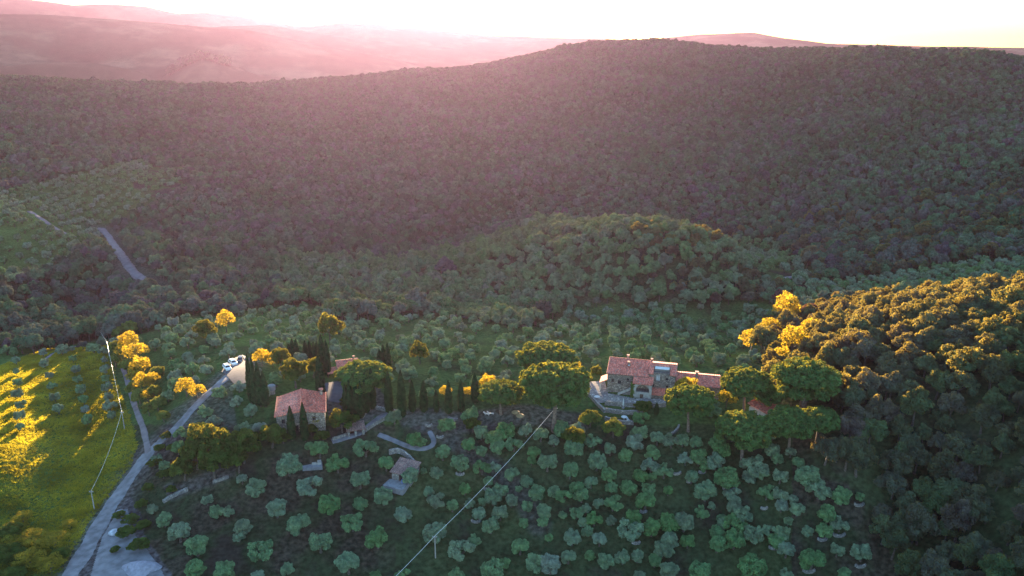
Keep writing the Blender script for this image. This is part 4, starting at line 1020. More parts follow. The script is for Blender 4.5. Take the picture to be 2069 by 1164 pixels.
def tile_rows(mb, e0, e1, r0, r1, step=.55, r=.085):
    """raised rows of cover tiles from the eave line e0-e1 up to the ridge line r0-r1"""
    e0, e1, r0, r1 = map(Vector, (e0, e1, r0, r1)); n = int((e1 - e0).length / step)
    for i in range(n + 1):
        t = (i + .5) / (n + 1); mb.tube([e0.lerp(e1, t) + Vector((0, 0, .03)), r0.lerp(r1, t) + Vector((0, 0, .03))], r, 5)
def gable(parent, x0, x1, y0, yr, y1, ze, zr, zb, mat=TILE, over=.35, parts=True):
    """gable roof, ridge along x at yr; front eave y0/ze, rear eave y1/zb"""
    m = MB(); fz = lambda y: ze + (zr - ze) * (y - y0) / (yr - y0); bz = lambda y: zb + (zr - zb) * (y1 - y) / (y1 - yr)
    a, b = x0 - over * .7, x1 + over * .7
    slab(m, (a, y0 - over, fz(y0 - over)), (b, y0 - over, fz(y0 - over)), (b, yr, zr), (a, yr, zr))
    slab(m, (b, y1 + over, bz(y1 + over)), (a, y1 + over, bz(y1 + over)), (a, yr, zr), (b, yr, zr))
    tile_rows(m, (a, y0 - over, fz(y0 - over)), (b, y0 - over, fz(y0 - over)), (a, yr, zr), (b, yr, zr))
    tile_rows(m, (a, y1 + over, bz(y1 + over)), (b, y1 + over, bz(y1 + over)), (a, yr, zr), (b, yr, zr))
    o = m.build('roof', mat, parent)
    c = MB(); ridge_caps(c, (a, yr, zr + .06), (b, yr, zr + .06)); ridge_caps(c, (a + .1, y0 - over, fz(y0 - over) + .06), (a + .1, yr, zr + .06), .1); ridge_caps(c, (b - .1, y0 - over, fz(y0 - over) + .06), (b - .1, yr, zr + .06), .1)
    c.build('ridge_tiles', mat, o)
    g = MB(); g.tube([(a, y0 - over - .08, fz(y0 - over) - .12), (b, y0 - over - .08, fz(y0 - over) - .12)], .09, 7); g.build('gutter', COPPER, o)
    return o
def chimney(parent, x, y, z0, z1, s=.6):
    c = MB().box(x - s/2, x + s/2, y - s/2, y + s/2, z0, z1).build('chimney', STONE, parent)
    k = MB(); k.box(x - s*.72, x + s*.72, y - s*.72, y + s*.72, z1 + .25, z1 + .36)
    for a in (-1, 1):
        for b in (-1, 1): k.box(x + a*s*.42 - .06, x + a*s*.42 + .06, y + b*s*.42 - .06, y + b*s*.42 + .06, z1, z1 + .25)
    k.build('chimney_cap', TILE, c)

# --- the long farmhouse
ax, ay, az_ = at(1226, 792)
FH = thing('stone_farmhouse', 'long stone farmhouse with stepped red tiled roofs and an arched loggia', 'farmhouse', (ax, ay, az_ - .1), math.radians(-13.5))
w = MB()
H1 = [(1.2,2.0,3.4,4.5),(3.1,4.1,3.1,4.2),(5.6,6.4,4.4,5.1),(7.6,8.8,4.5,5.3)]
W1 = wall(w, (0, 0), (11.8, 0), -3, (6.4, 6.4), .6, H1)
wall(w, (0, 11.6), (0, 6.8), -3, (6.4, 8.3), .6); wall(w, (0, 6.8), (0, 0), -3, (8.3, 6.4), .6, [(2.0,2.9,3.2,4.4)])
wall(w, (11.8, 11.6), (0, 11.6), -3, (6.4, 6.4), .6); wall(w, (11.8, 6.8), (11.8, 11.6), 3, (8.3, 6.4), .6); wall(w, (11.8, 0), (11.8, 6.8), 3, (6.4, 8.3), .6)
H2 = [(1.3,1.9,3.1,4.0),(2.3,3.5,5.0,7.0),(5.0,5.8,5.4,6.2),(5.2,6.0,3.0,3.9),(4.4,5.3,0.3,2.2)]
W2 = wall(w, (11.8, .35), (19.6, .35), -3, (7.4, 7.4), .6, H2)
wall(w, (19.6, .35), (19.6, 5), -3, (7.4, 8.4), .6); wall(w, (19.6, 5), (19.6, 10), -3, (8.4, 7.0), .6); wall(w, (19.6, 10), (11.8, 10), -3, (7.0, 7.0), .6)
H3 = [(1.6,2.4,2.6,3.6),(5.2,6.0,2.6,3.6),(9.0,10.0,2.3,3.8),(10.6,11.4,0.2,1.2)]
W3_ = wall(w, (19.6, 1.2), (32.2, 1.2), -4, (4.6, 4.6), .55, H3)
wall(w, (32.2, 1.2), (32.2, 5.6), -4, (4.6, 5.9), .55, [(1.5, 2.4, 2.4, 3.4)]); wall(w, (32.2, 5.6), (32.2, 9.2), -4, (5.9, 4.9), .55); wall(w, (32.2, 9.2), (19.6, 9.2), -4, (4.9, 4.9), .55)
w.build('wall', STONE, FH)
for h in H1: window(FH, W1, *h)
for i, h in enumerate(H2): window(FH, W2, *h, mat=CLOTH if i == 1 else None, door=(i == 4))
for h in H3: window(FH, W3_, *h)
r1 = gable(FH, 0, 11.8, 0, 6.8, 11.6, 6.4, 8.5, 6.6)
chimney(r1, 5.2, 7.4, 8.0, 9.2); chimney(r1, 5.9, 4.0, 7.2, 8.5, .75)
MB().lathe([(.28, 0), (.28, .06), (.05, .1)], 12, (5.9, 3.2, 7.9)).build('satellite_dish', CLOTH, r1)
# middle roof with a cut-out terrace
m = MB(); zf = lambda y: 7.4 + (8.6 - 7.4) * (y - .35) / 4.65
slab(m, (11.9, .0, zf(0)), (13.3, .0, zf(0)), (13.3, 5, 8.6), (11.9, 5, 8.6)); slab(m, (18.0, .0, zf(0)), (19.9, .0, zf(0)), (19.9, 5, 8.6), (18.0, 5, 8.6))
slab(m, (13.3, 3.9, zf(3.9)), (18.0, 3.9, zf(3.9)), (18.0, 5, 8.6), (13.3, 5, 8.6)); slab(m, (19.9, 10.3, 7.0), (11.9, 10.3, 7.0), (11.9, 5, 8.6), (19.9, 5, 8.6))
tile_rows(m, (11.9, 0, zf(0)), (13.3, 0, zf(0)), (11.9, 5, 8.6), (13.3, 5, 8.6)); tile_rows(m, (18, 0, zf(0)), (19.9, 0, zf(0)), (18, 5, 8.6), (19.9, 5, 8.6)); tile_rows(m, (11.9, 10.3, 7.0), (19.9, 10.3, 7.0), (11.9, 5, 8.6), (19.9, 5, 8.6))
r2 = m.build('roof', TILE, FH); c = MB(); ridge_caps(c, (11.9, 5, 8.66), (19.9, 5, 8.66)); c.build('ridge_tiles', TILE, r2)
chimney(r2, 12.4, 5.8, 8.0, 9.3, .5)
t_ = MB().box(13.3, 18.0, .4, 3.9, 6.55, 6.7); t_.box(13.3, 18.0, 3.75, 3.9, 6.7, 8.1); t_.build('roof_terrace', PLASTER, FH)
aw = MB(); slab(aw, (13.6, 2.3, 8.0), (17.7, 2.3, 8.0), (17.7, 3.7, 8.25), (13.6, 3.7, 8.25), .08); aw.build('awning', CLOTH, FH)
rl = MB(); rl.tube([(13.4, .45, 8.0), (17.9, .45, 8.0)], .05, 6)
for k in range(10): rl.tube([(13.45 + k * .49, .45, 6.7), (13.45 + k * .49, .45, 8.0)], .03, 5)
rl.build('railing', DARKP, FH)
r3 = gable(FH, 19.9, 32.2, 1.2, 5.6, 9.2, 4.6, 6.0, 4.9)
chimney(r3, 25.6, 4.6, 5.4, 7.0, .8)
MB().box(24.6, 25.4, 2.6, 3.4, 5.35, 5.5).build('skylight', GLASS, r3)
# loggia with arch, door below and outer stair
lg = MB(); x0, x1, yf = 8.0, 13.2, -3.0
zA, zB = 2.3, 5.3                                    # arch springing floor and wall top
def arch_wall(mb, x0, x1, y, t, zb, zt, ax0, ax1, az0, azs, n=12):
    """wall in the x-z plane with an arched opening ax0..ax1 from az0, springing at azs"""
    cx = (ax0 + ax1) / 2; r = (ax1 - ax0) / 2
    arc = [(cx - r * math.cos(math.pi * k / n), azs + r * .92 * math.sin(math.pi * k / n)) for k in range(n + 1)]
    for yy in (y, y + t):
        mb.quad((x0, yy, zb), (x1, yy, zb), (x1, yy, az0), (x0, yy, az0)); mb.quad((x0, yy, az0), (ax0, yy, az0), (ax0, yy, azs), (x0, yy, azs)); mb.quad((ax1, yy, az0), (x1, yy, az0), (x1, yy, azs), (ax1, yy, azs))
        mb.quad((x0, yy, azs), (ax0, yy, azs), (ax0, yy, zt), (x0, yy, zt)); mb.quad((ax1, yy, azs), (x1, yy, azs), (x1, yy, zt), (ax1, yy, zt))
        for (a, b), (c, d) in zip(arc[:-1], arc[1:]): mb.quad((a, yy, b), (c, yy, d), (c, yy, zt), (a, yy, zt))
    for (a, b), (c, d) in zip(arc[:-1], arc[1:]): mb.quad((a, y, b), (c, y, d), (c, y + t, d), (a, y + t, b))
    mb.quad((ax0, y, az0), (ax1, y, az0), (ax1, y + t, az0), (ax0, y + t, az0)); mb.quad((ax0, y, az0), (ax0, y, azs), (ax0, y + t, azs), (ax0, y + t, az0)); mb.quad((ax1, y, az0), (ax1, y, azs), (ax1, y + t, azs), (ax1, y + t, az0))
arch_wall(lg, x0, x1, yf, .4, -3, 5.2, 8.7, 12.5, 2.5, 3.1)
lg.box(x0, x0 + .4, yf + .4, -.002, -3, 5.2); lg.box(x1 - .4, x1, yf + .4, .34, -3, 5.2)
lo = lg.build('loggia', PLASTER, FH)
m = MB(); slab(m, (x0 - .3, yf - .4, 5.25), (x1 + .3, yf - .4, 5.25), (x1 + .3, -.01, 6.25), (x0 - .3, -.01, 6.25)); tile_rows(m, (x0 - .3, yf - .4, 5.25), (x1 + .3, yf - .4, 5.25), (x0 - .3, -.01, 6.25), (x1 + .3, -.01, 6.25)); m.build('loggia_roof', TILE, lo)
MB().box(x0 + .4, x1 - .4, yf + .4, -.01, 2.2, 2.42).build('loggia_floor', PAVE, lo)
d_ = MB().box(9.9, 10.9, yf - .05, yf - .003, -.2, 1.9).build('door', WOODP, lo); MB().box(10.72, 10.78, yf - .1, yf - .05, .8, .95).build('handle', CHROME, d_)
ip = MB(); ip.box(12.6 + .62, 16.6, -2.2, .34, -3, 1.9); ip.build('lean_to', STONE, FH)
m = MB(); slab(m, (13.0 + .22, -2.6, 1.95), (17.0, -2.6, 1.95), (17.0, .33, 2.9), (13.22, .33, 2.9)); tile_rows(m, (13.22, -2.6, 1.95), (17, -2.6, 1.95), (13.22, .33, 2.9), (17, .33, 2.9)); m.build('roof', TILE, FH)
st = MB()
for k in range(11): st.box(3.6 + k * .4, 8.0 - .003, -1.5, -.003, -3 + 0 if k == 0 else -.3 + k * .22, -.3 + (k + 1) * .22)
st.build('stair', STONE2, FH)
pr = MB().prism([(3.4, .2), (8.0, 2.7), (8.0, 3.6), (3.4, 1.0)], -1.85, -1.503); pr.build('stair_parapet', PLASTER, FH)
# sunlit lean-to on the left gable
m = MB(); slab(m, (-2.4, .6, 2.7), (-.003, .6, 3.9), (-.003, 5.2, 3.9), (-2.4, 5.2, 2.7)); m.build('roof', TILE, FH)
pp = MB()
for y in (.9, 4.9): pp.box(-2.3, -2.0, y - .15, y + .15, -2, 2.75)
pp.build('porch_posts', PALE, FH)
mv = lambda *a: FH.matrix_basis @ Vector(a)

# ivy on the loggia corner
rs = np.random.RandomState(9)
p = np.stack([rs.uniform(7.2, 8.3, 700), -3.1 + rs.randn(700) * .25 + 1.2 * rs.rand(700), rs.uniform(-.2, 5.2, 700)], 1)
v, f = leaf_cloud(rs, p, np.tile([0, -1.0, .2], (700, 1)), .4); iv = link('ivy', mesh_np('ivy', v, f, [PINE]), FH)

# --- lower farmhouse
lx, ly, lz = at(557, 868); rxx, ryy, rzz = at(655, 862)
bx0, by0 = None, None
def on_level(px, py, z):
    dx, dy, dz = ray(px, py); s = (z - CAMZ) / dz; return dx * s, dy * s
zg = at(606, 868)[2]; ze = zg + 5.2
A = on_level(557.5, 840, ze); B = on_level(655.5, 833, ze)
LH = thing('stone_house', 'square stone house with a broad faded red roof behind two cypresses', 'house', (A[0], A[1], zg), math.atan2(B[1] - A[1], B[0] - A[0]) + 0.06)
Wd = math.hypot(B[0] - A[0], B[1] - A[1]); Dp = 11.5
w = MB()
Hf_ = [(1.3,2.2,2.6,3.9),(3.4,4.3,2.6,3.9),(6.6,7.9,2.8,4.0),(9.4,10.3,2.6,3.9),(4.6,5.6,-.4,1.7)]
Wf = wall(w, (0, 0), (Wd/2, 0), -3, (5.2, 6.0), .55, [h for h in Hf_ if h[1] < Wd/2])
Wg = wall(w, (Wd/2, 0), (Wd, 0), -3, (6.0, 5.2), .55, [(a - Wd/2, b - Wd/2, c, d) for a, b, c, d in Hf_ if a > Wd/2])
wall(w, (Wd, 0), (Wd, Dp), -3, (5.2, 5.2), .55, [(3, 4, 2.6, 3.9)]); wall(w, (Wd, Dp), (Wd/2, Dp), -3, (5.2, 6.9), .55); wall(w, (Wd/2, Dp), (0, Dp), -3, (6.9, 5.2), .55); wall(w, (0, Dp), (0, 0), -3, (5.2, 5.2), .55)
w.build('wall', STONE, LH)
for h in Hf_:
    if h[1] < Wd/2: window(LH, Wf, *h, door=h[2] < 0)
    elif h[0] > Wd/2: window(LH, Wg, h[0] - Wd/2, h[1] - Wd/2, h[2], h[3])
m = MB(); e = .45; zF, zB_ = 6.0, 7.1
slab(m, (-e, -e, 5.05), (Wd/2, -e, zF), (Wd/2, Dp + e, zB_), (-e, Dp + e, 5.15)); slab(m, (Wd/2, -e, zF), (Wd + e, -e, 5.05), (Wd + e, Dp + e, 5.15), (Wd/2, Dp + e, zB_))
n_ = 24
for k in range(n_):
    t = (k + .5) / n_; y = -e + (Dp + 2*e) * t; zr = zF + (zB_ - zF) * t; zl_ = 5.05 + .1 * t
    m.tube([(-e, y, zl_ + .03), (Wd/2, y, zr + .03)], .085, 5); m.tube([(Wd + e, y, zl_ + .03), (Wd/2, y, zr + .03)], .085, 5)
rf = m.build('roof', TILE, LH); c = MB(); ridge_caps(c, (Wd/2, -e, zF + .08), (Wd/2, Dp + e, zB_ + .08), .15); ridge_caps(c, (Wd + e - .1, -e, 5.12), (Wd + e - .1, Dp + e, 5.22), .12); ridge_caps(c, (-e + .1, -e, 5.12), (-e + .1, Dp + e, 5.22), .12); c.build('ridge_tiles', TILE, rf)
chimney(rf, Wd - .9, Dp - 1.2, 5.3, 6.9, .8); chimney(rf, 2.0, 1.6, 5.3, 5.9, .4)
an = MB(); an.box(Wd * .45, Wd * .62, Dp + .003, Dp + 3.2, -2, 5.0); an.build('rear_wing', STONE, LH)
m = MB(); slab(m, (Wd * .42, Dp + .55, 5.6), (Wd * .66, Dp + .55, 5.6), (Wd * .66, Dp + 3.6, 5.0), (Wd * .42, Dp + 3.6, 5.0)); m.build('roof', TILE, LH)

# --- back cottage: only its sunlit roof shows over the pine
cx_, cy_, cz_ = at(702, 762)
BC = thing('back_cottage', 'small cottage whose sunlit orange roof shows behind the yellow topped pine', 'cottage', (*on_level(682, 742, cz_ + 3.6), cz_), 0.30)
w = MB(); w.box(0, 6.5, 0, 5, -2, 3.4); w.build('wall', PLASTER, BC)
MB().box(1.0, 1.9, -.04, -.004, .9, 2.0).build('window', GLASS, BC); MB().box(3.6, 4.5, -.05, -.004, 0, 2.1).build('door', WOODP, BC)
r_ = gable(BC, 0, 6.5, 0, 3.4, 5, 3.4, 4.3, 3.8); chimney(r_, 5.4, 3.6, 4.1, 5.0, .45)
m = MB(); slab(m, (-3.2, -1.0, 2.2), (-.4, -1.0, 2.2), (-.4, 2.4, 2.9), (-3.2, 2.4, 2.9)); m.build('porch_roof', TILE, BC)
q = MB(); [q.box(x, x + .2, -.8, -.6, -1, 2.1) for x in (-3.0, -.8)]; [q.box(x, x + .2, 2.1, 2.3, -1, 2.6) for x in (-3.0, -.8)]; q.build('porch_posts', WOODP, BC)

# --- stone hut on the slope
hx, hy, hz = at(812, 978)
HT = thing('stone_hut', 'low stone hut with a weathered tiled roof on the olive slope', 'hut', (*at(792, 968)[:2], at(805, 970)[2] + .1), -0.42)
w = MB(); Hh = [(2.1, 3.2, 0.0, 1.9)]
Wh = wall(w, (0, 0), (5.6, 0), -2, (2.3, 2.3), .4, Hh); wall(w, (5.6, 0), (5.6, 4.6), -2, (2.3, 3.5), .4); wall(w, (5.6, 4.6), (0, 4.6), -2, (3.5, 3.5), .4); wall(w, (0, 4.6), (0, 0), -2, (3.5, 2.3), .4)
w.build('wall', STONE2, HT); window(HT, Wh, *Hh[0], mat=DARK, door=True)
m = MB(); slab(m, (-.4, -.4, 2.25), (6.0, -.4, 2.25), (6.0, 5.0, 3.75), (-.4, 5.0, 3.75)); tile_rows(m, (-.4, -.4, 2.25), (6.0, -.4, 2.25), (-.4, 5, 3.75), (6, 5, 3.75)); m.build('roof', TILE2, HT)
MB().box(-.6, 5.2, -3.4, -.003, -1.6, .02).build('porch_slab', CONCRETE, HT)
b = MB().lathe([(.0, 0), (.28, .02), (.34, .5), (.28, .95), (.05, 1.0)], 12); bt = b.build('rain_barrel', solid_mat('blue_plastic', (.10, .16, .30), .4, .1)); bt.location = HT.matrix_basis @ Vector((3.5, -.6, .02))
tag(bt, 'small blue barrel at the dark doorway of the stone hut', 'barrel')

# --- tiled shed built into the garden wall
SH = thing('tiled_shed', 'open tiled shed set in the garden wall below the pine row', 'shed', (*at(703, 885)[:2], at(712, 885)[2]), .32)
w = MB(); w.box(0, .6, 0, 2.4, -1.5, 2.2); w.box(1.9, 2.5, 0, 2.4, -1.5, 2.2); w.box(4.0, 4.6, 0, 2.4, -1.5, 2.2); w.box(0, 4.6, 2.403, 2.8, -1.5, 3.0); w.build('wall', STONE2, SH)
m = MB(); slab(m, (-.3, -.4, 2.25), (4.9, -.4, 2.25), (4.9, 3.0, 3.2), (-.3, 3.0, 3.2)); tile_rows(m, (-.3, -.4, 2.25), (4.9, -.4, 2.25), (-.3, 3, 3.2), (4.9, 3, 3.2)); m.build('roof', TILE2, SH)
# --- hidden house right of the pines: one sunlit wall
q = at(1545, 858)
HH = thing('pink_cottage', 'pale sunlit cottage wall glimpsed between the right hand pines', 'cottage', (q[0], q[1], q[2]), .75)
w = MB(); Wq = wall(w, (0, 0), (6, 0), -2, (3.6, 3.6), .4, [(2.2, 3.1, 1, 2.2)]); wall(w, (6, 0), (6, 5), -2, (3.6, 3.6), .4); wall(w, (6, 5), (0, 5), -2, (3.6, 3.6), .4); wall(w, (0, 5), (0, 0), -2, (3.6, 3.6), .4, [(1.5, 2.5, .9, 2.2)]); w.build('wall', PALE, HH); window(HH, Wq, 2.2, 3.1, 1, 2.2)
m = MB(); slab(m, (-.4, -.4, 3.6), (6.4, -.4, 3.6), (6.4, 5.4, 4.7), (-.4, 5.4, 4.7)); tile_rows(m, (-.4, -.4, 3.6), (6.4, -.4, 3.6), (-.4, 5.4, 4.7), (6.4, 5.4, 4.7)); m.build('roof', TILE, HH)

# ---------------------------------------------------------------- garden walls of dry stone, each following the ground
def stone_wall(pts_px, h, t, label, group=None, mat=STONE2, name='stone_wall', down=.6, cat='stone wall'):
    P_ = [np.array(at(a, b)[:2]) for a, b in pts_px]
    for _ in range(2):
        Q = [P_[0]]
        for a, b in zip(P_[:-1], P_[1:]): Q += [a * .75 + b * .25, a * .25 + b * .75]
        P_ = Q + [P_[-1]]
    P_ = np.array(P_); T = np.gradient(P_, axis=0); T /= np.linalg.norm(T, axis=1)[:, None] + 1e-9; Nn = np.stack([-T[:, 1], T[:, 0]], 1) * t / 2
    m = MB(); vs = []; 
    for i, p in enumerate(P_):
        z = Hf(*p); hh = h * random.uniform(.88, 1.08); a = p + Nn[i]; b = p - Nn[i]
        vs += [(a[0], a[1], z - down), (a[0], a[1], z + hh), (b[0], b[1], z + hh * .97), (b[0], b[1], z - down)]
    fs = [(i*4+j, i*4+(j+1) % 4, (i+1)*4+(j+1) % 4, (i+1)*4+j) for i in range(len(P_) - 1) for j in range(4)] + [(0, 1, 2, 3), tuple(len(vs) - k for k in (1, 2, 3, 4))]
    m.add(vs, fs); return tag(m.build(name, mat), label, cat, group)
stone_wall([(786,918),(805,913),(825,925),(846,948)], 1.3, .5, 'curved grey retaining wall behind the stone hut')
stone_wall([(760,826),(790,832),(812,836)], 1.0, .6, 'short dry stone wall at the foot of the first row cypress')
stone_wall([(802,838),(768,852),(738,872)], 1.0, .6, 'long pale garden wall climbing right of the tiled shed')
stone_wall([(700,880),(672,890)], .8, .6, 'garden wall stub left of the tiled shed')
stone_wall([(745,828),(733,845)], .9, .5, 'low wall closing the upper side of the garden plot')
stone_wall([(330,1016),(345,1006),(362,998),(380,990)], .7, .9, 'rubble stone edge on the left end of the front slope')
stone_wall([(430,975),(448,970),(462,964)], .6, .7, 'short rubble wall among the left olives')
stone_wall([(1222,818),(1290,824),(1345,822)], 1.4, .5, 'upper retaining wall of the farmhouse terraces', 'farmhouse terrace walls')
stone_wall([(1222,832),(1262,838),(1300,836)], 1.2, .5, 'middle retaining wall of the farmhouse terraces', 'farmhouse terrace walls')
stone_wall([(1222,848),(1250,856),(1280,858)], 1.1, .5, 'lower retaining wall of the farmhouse terraces', 'farmhouse terrace walls')
stone_wall([(1190,800),(1208,820),(1222,834)], 1.1, .6, 'wall along the left side of the farmhouse terraces', 'farmhouse terrace walls')
stone_wall([(1372,862),(1368,872),(1352,882)], .8, .5, 'curved low wall right of the terraces below the pine', None)
stone_wall([(912,636),(950,644),(970,650)], .8, .7, 'pale rubble wall at the far edge of the back olive grove')
stone_wall([(1045,658),(1065,662)], .7, .7, 'short rubble wall at the far edge of the grove, under the knoll')
stone_wall([(905,845),(915,850),(925,848)], .6, .8, 'white stone heap below the cypress row')
# small crescent walls holding the soil under single olives
ARCS = zl(850, 850, 3.7075, [(295,410,60),(415,765,70),(540,210,50),(495,520,40),(145,130,50),(60,45,50)]) + zl(1250, 850, 3.708, [(825,525,90),(885,795,90),(1170,965,90),(1525,900,70),(1650,870,90),(1090,665,50),(625,395,50),(430,405,70),(185,690,50),(740,305,70),(1425,1140,90),(1800,640,70),(1810,1100,80),(130,925,60),(530,465,40)])
for k, (a, b, d) in enumerate(ARCS):
    w2 = d / 2
    stone_wall([(a - w2, b - w2 * .35), (a - w2 * .5, b), (a + w2 * .5, b), (a + w2, b - w2 * .35)], .55, .45, where(a, b, used, 'small pale crescent wall under an olive') or 'small pale stone crescent under an olive on the front slope', 'crescent walls under single olives', name='crescent_wall', cat='crescent wall')

# ---------------------------------------------------------------- small things
sl = thing('concrete_slab', 'grey concrete slab with two pale blocks below the lower house', 'slab', at(632, 940), .25)
MB().box(-2.6, 2.4, -1.6, 1.4, -1, .18).build('slab', CONCRETE, sl); MB().box(-.2, 1.0, -.2, .5, .18, .6).build('block', PLASTER, sl, bevel=.04); MB().box(1.2, 2.2, -.5, 1.1, .18, .75).build('block', PLASTER, sl, bevel=.04)
def dome_parasol(px, py, label, group=None, mat=STRAW, r=1.15):
    q = at(px, py, 2.0); o = thing('parasol', label, 'parasol', q, 0, group)
    MB().tube([(0, 0, -.2), (0, 0, 2.3)], .06, 8).build('pole', WOODP, o)
    m = MB(); n = 14; m.add([(0, 0, 2.55)] + [(r * math.cos(k*2*math.pi/n), r * math.sin(k*2*math.pi/n), 1.9) for k in range(n)] + [(r * math.cos(k*2*math.pi/n), r * math.sin(k*2*math.pi/n), 1.75) for k in range(n)],
          [(0, 1 + k, 1 + (k+1) % n) for k in range(n)] + [(1 + k, 1 + n + k, 1 + n + (k+1) % n, 1 + (k+1) % n) for k in range(n)]); m.build('canopy', mat, o)
dome_parasol(1042, 832, 'left of two straw parasols on the bare ground below the pines', 'straw parasols'); dome_parasol(1051, 839, 'right of two straw parasols on the bare ground below the pines', 'straw parasols')
q = at(1259, 824); o = thing('closed_parasol', 'closed pale parasol standing on the farmhouse terrace', 'parasol', q)
MB().lathe([(.05, 0), (.05, .7), (.28, .8), (.22, 1.6), (.06, 2.9)], 10).build('canopy', CLOTH, o); MB().lathe([(.0, -.05), (.45, -.05), (.45, .08), (.06, .12)], 14).build('base', CONCRETE, o)
def table(px, py, label):
    o = thing('round_table', label, 'table', at(px, py)); MB().lathe([(.0, .70), (.85, .70), (.85, .76), (0.01, .77)], 20).build('tabletop', CLOTH, o); MB().lathe([(.35, 0), (.3, .05), (.05, .1), (.05, .7)], 10).build('leg', CHROME, o)
table(1261, 847, 'round white table on the lowest farmhouse terrace'); table(1206, 806, 'small round table in the sunlit left courtyard')
def lounger(px, py, rz, label, group=None):
    o = thing('lounger', label, 'lounger', at(px, py), rz, group)
    MB().box(-.32, .32, -.95, .35, .30, .38).build('seat', CLOTH, o, bevel=.02); m = MB(); slab(m, (-.32, .35, .38), (.32, .35, .38), (.32, .95, .8), (-.32, .95, .8), .07); m.build('backrest', CLOTH, o)
    for x in (-.27, .27):
        for y in (-.8, .3): MB().box(x - .03, x + .03, y - .03, y + .03, -.05, .30).build('leg', WHITEP, o)
lounger(983, 838, 1.2, 'white lounger on the bare ground behind the slope, left one', 'white loungers below the pines'); lounger(991, 837, 1.4, 'white lounger on the bare ground behind the slope, right one', 'white loungers below the pines')
lounger(1270, 851, .5, 'white lounger beside the round table on the lowest terrace'); lounger(1192, 799, 1.0, 'white lounger at the left rim of the courtyard')
q = at(550, 795); o = thing('water_tank', 'round grey water tank between the left cypresses and the lower house', 'water tank', (q[0], q[1], q[2] + 1.2)); MB().lathe([(.0, 0), (1.1, 0), (1.15, 1.2), (.9, 1.5), (.2, 1.65), (.02, 1.66)], 18).build('tank', CONCRETE, o); MB().lathe([(.9, -2.4), (.9, 0)], 12).build('plinth', STONE2, o)
# mounded pale gravel at the near road
q = at(285, 1150); rs = np.random.RandomState(4); m = MB(); n, mm = 14, 22
vs = [(0, 0, 1.5)]
for i in range(1, n):
    for k in range(mm):
        r = i / (n - 1); a = k * 2 * math.pi / mm; R = 4.2 * r * (1 + .12 * math.sin(3 * a) + .06 * rs.randn()); x, y = R * math.cos(a), R * .7 * math.sin(a)
        vs.append((x, y, 1.5 * (1 - r * r) ** 1.2 + rs.uniform(-.05, .05) + (Hf(q[0] + x, q[1] + y) - q[2]) * r - .25 * (r > .95)))
fs = [(0, 1 + k, 1 + (k + 1) % mm) for k in range(mm)] + [(1 + (i-1)*mm + k, 1 + i*mm + k, 1 + i*mm + (k+1) % mm, 1 + (i-1)*mm + (k+1) % mm) for i in range(1, n - 1) for k in range(mm)]
o = m.add(vs, fs).build('gravel_heap', solid_mat('pale_gravel', (.24, .23, .27), .95, .2, 1.2, .04, bscale=8), smooth=True); o.location = q; tag(o, 'pale rounded gravel heap beside the near end of the road', 'gravel heap')
q = at(232, 1078); o = MB().lathe([(.0, -.3), (1.3, -.3), (1.5, .4), (1.1, 1.0), (.4, 1.35), (.02, 1.4)], 9).build('boulder', solid_mat('pale_rock', (.42, .43, .48), .9, .3, 1.0, .06), smooth=True); o.location = q; o.rotation_euler = (.1, .15, .6); o.scale = (1, .75, .8); tag(o, 'pale boulder on the verge right of the near road', 'boulder')

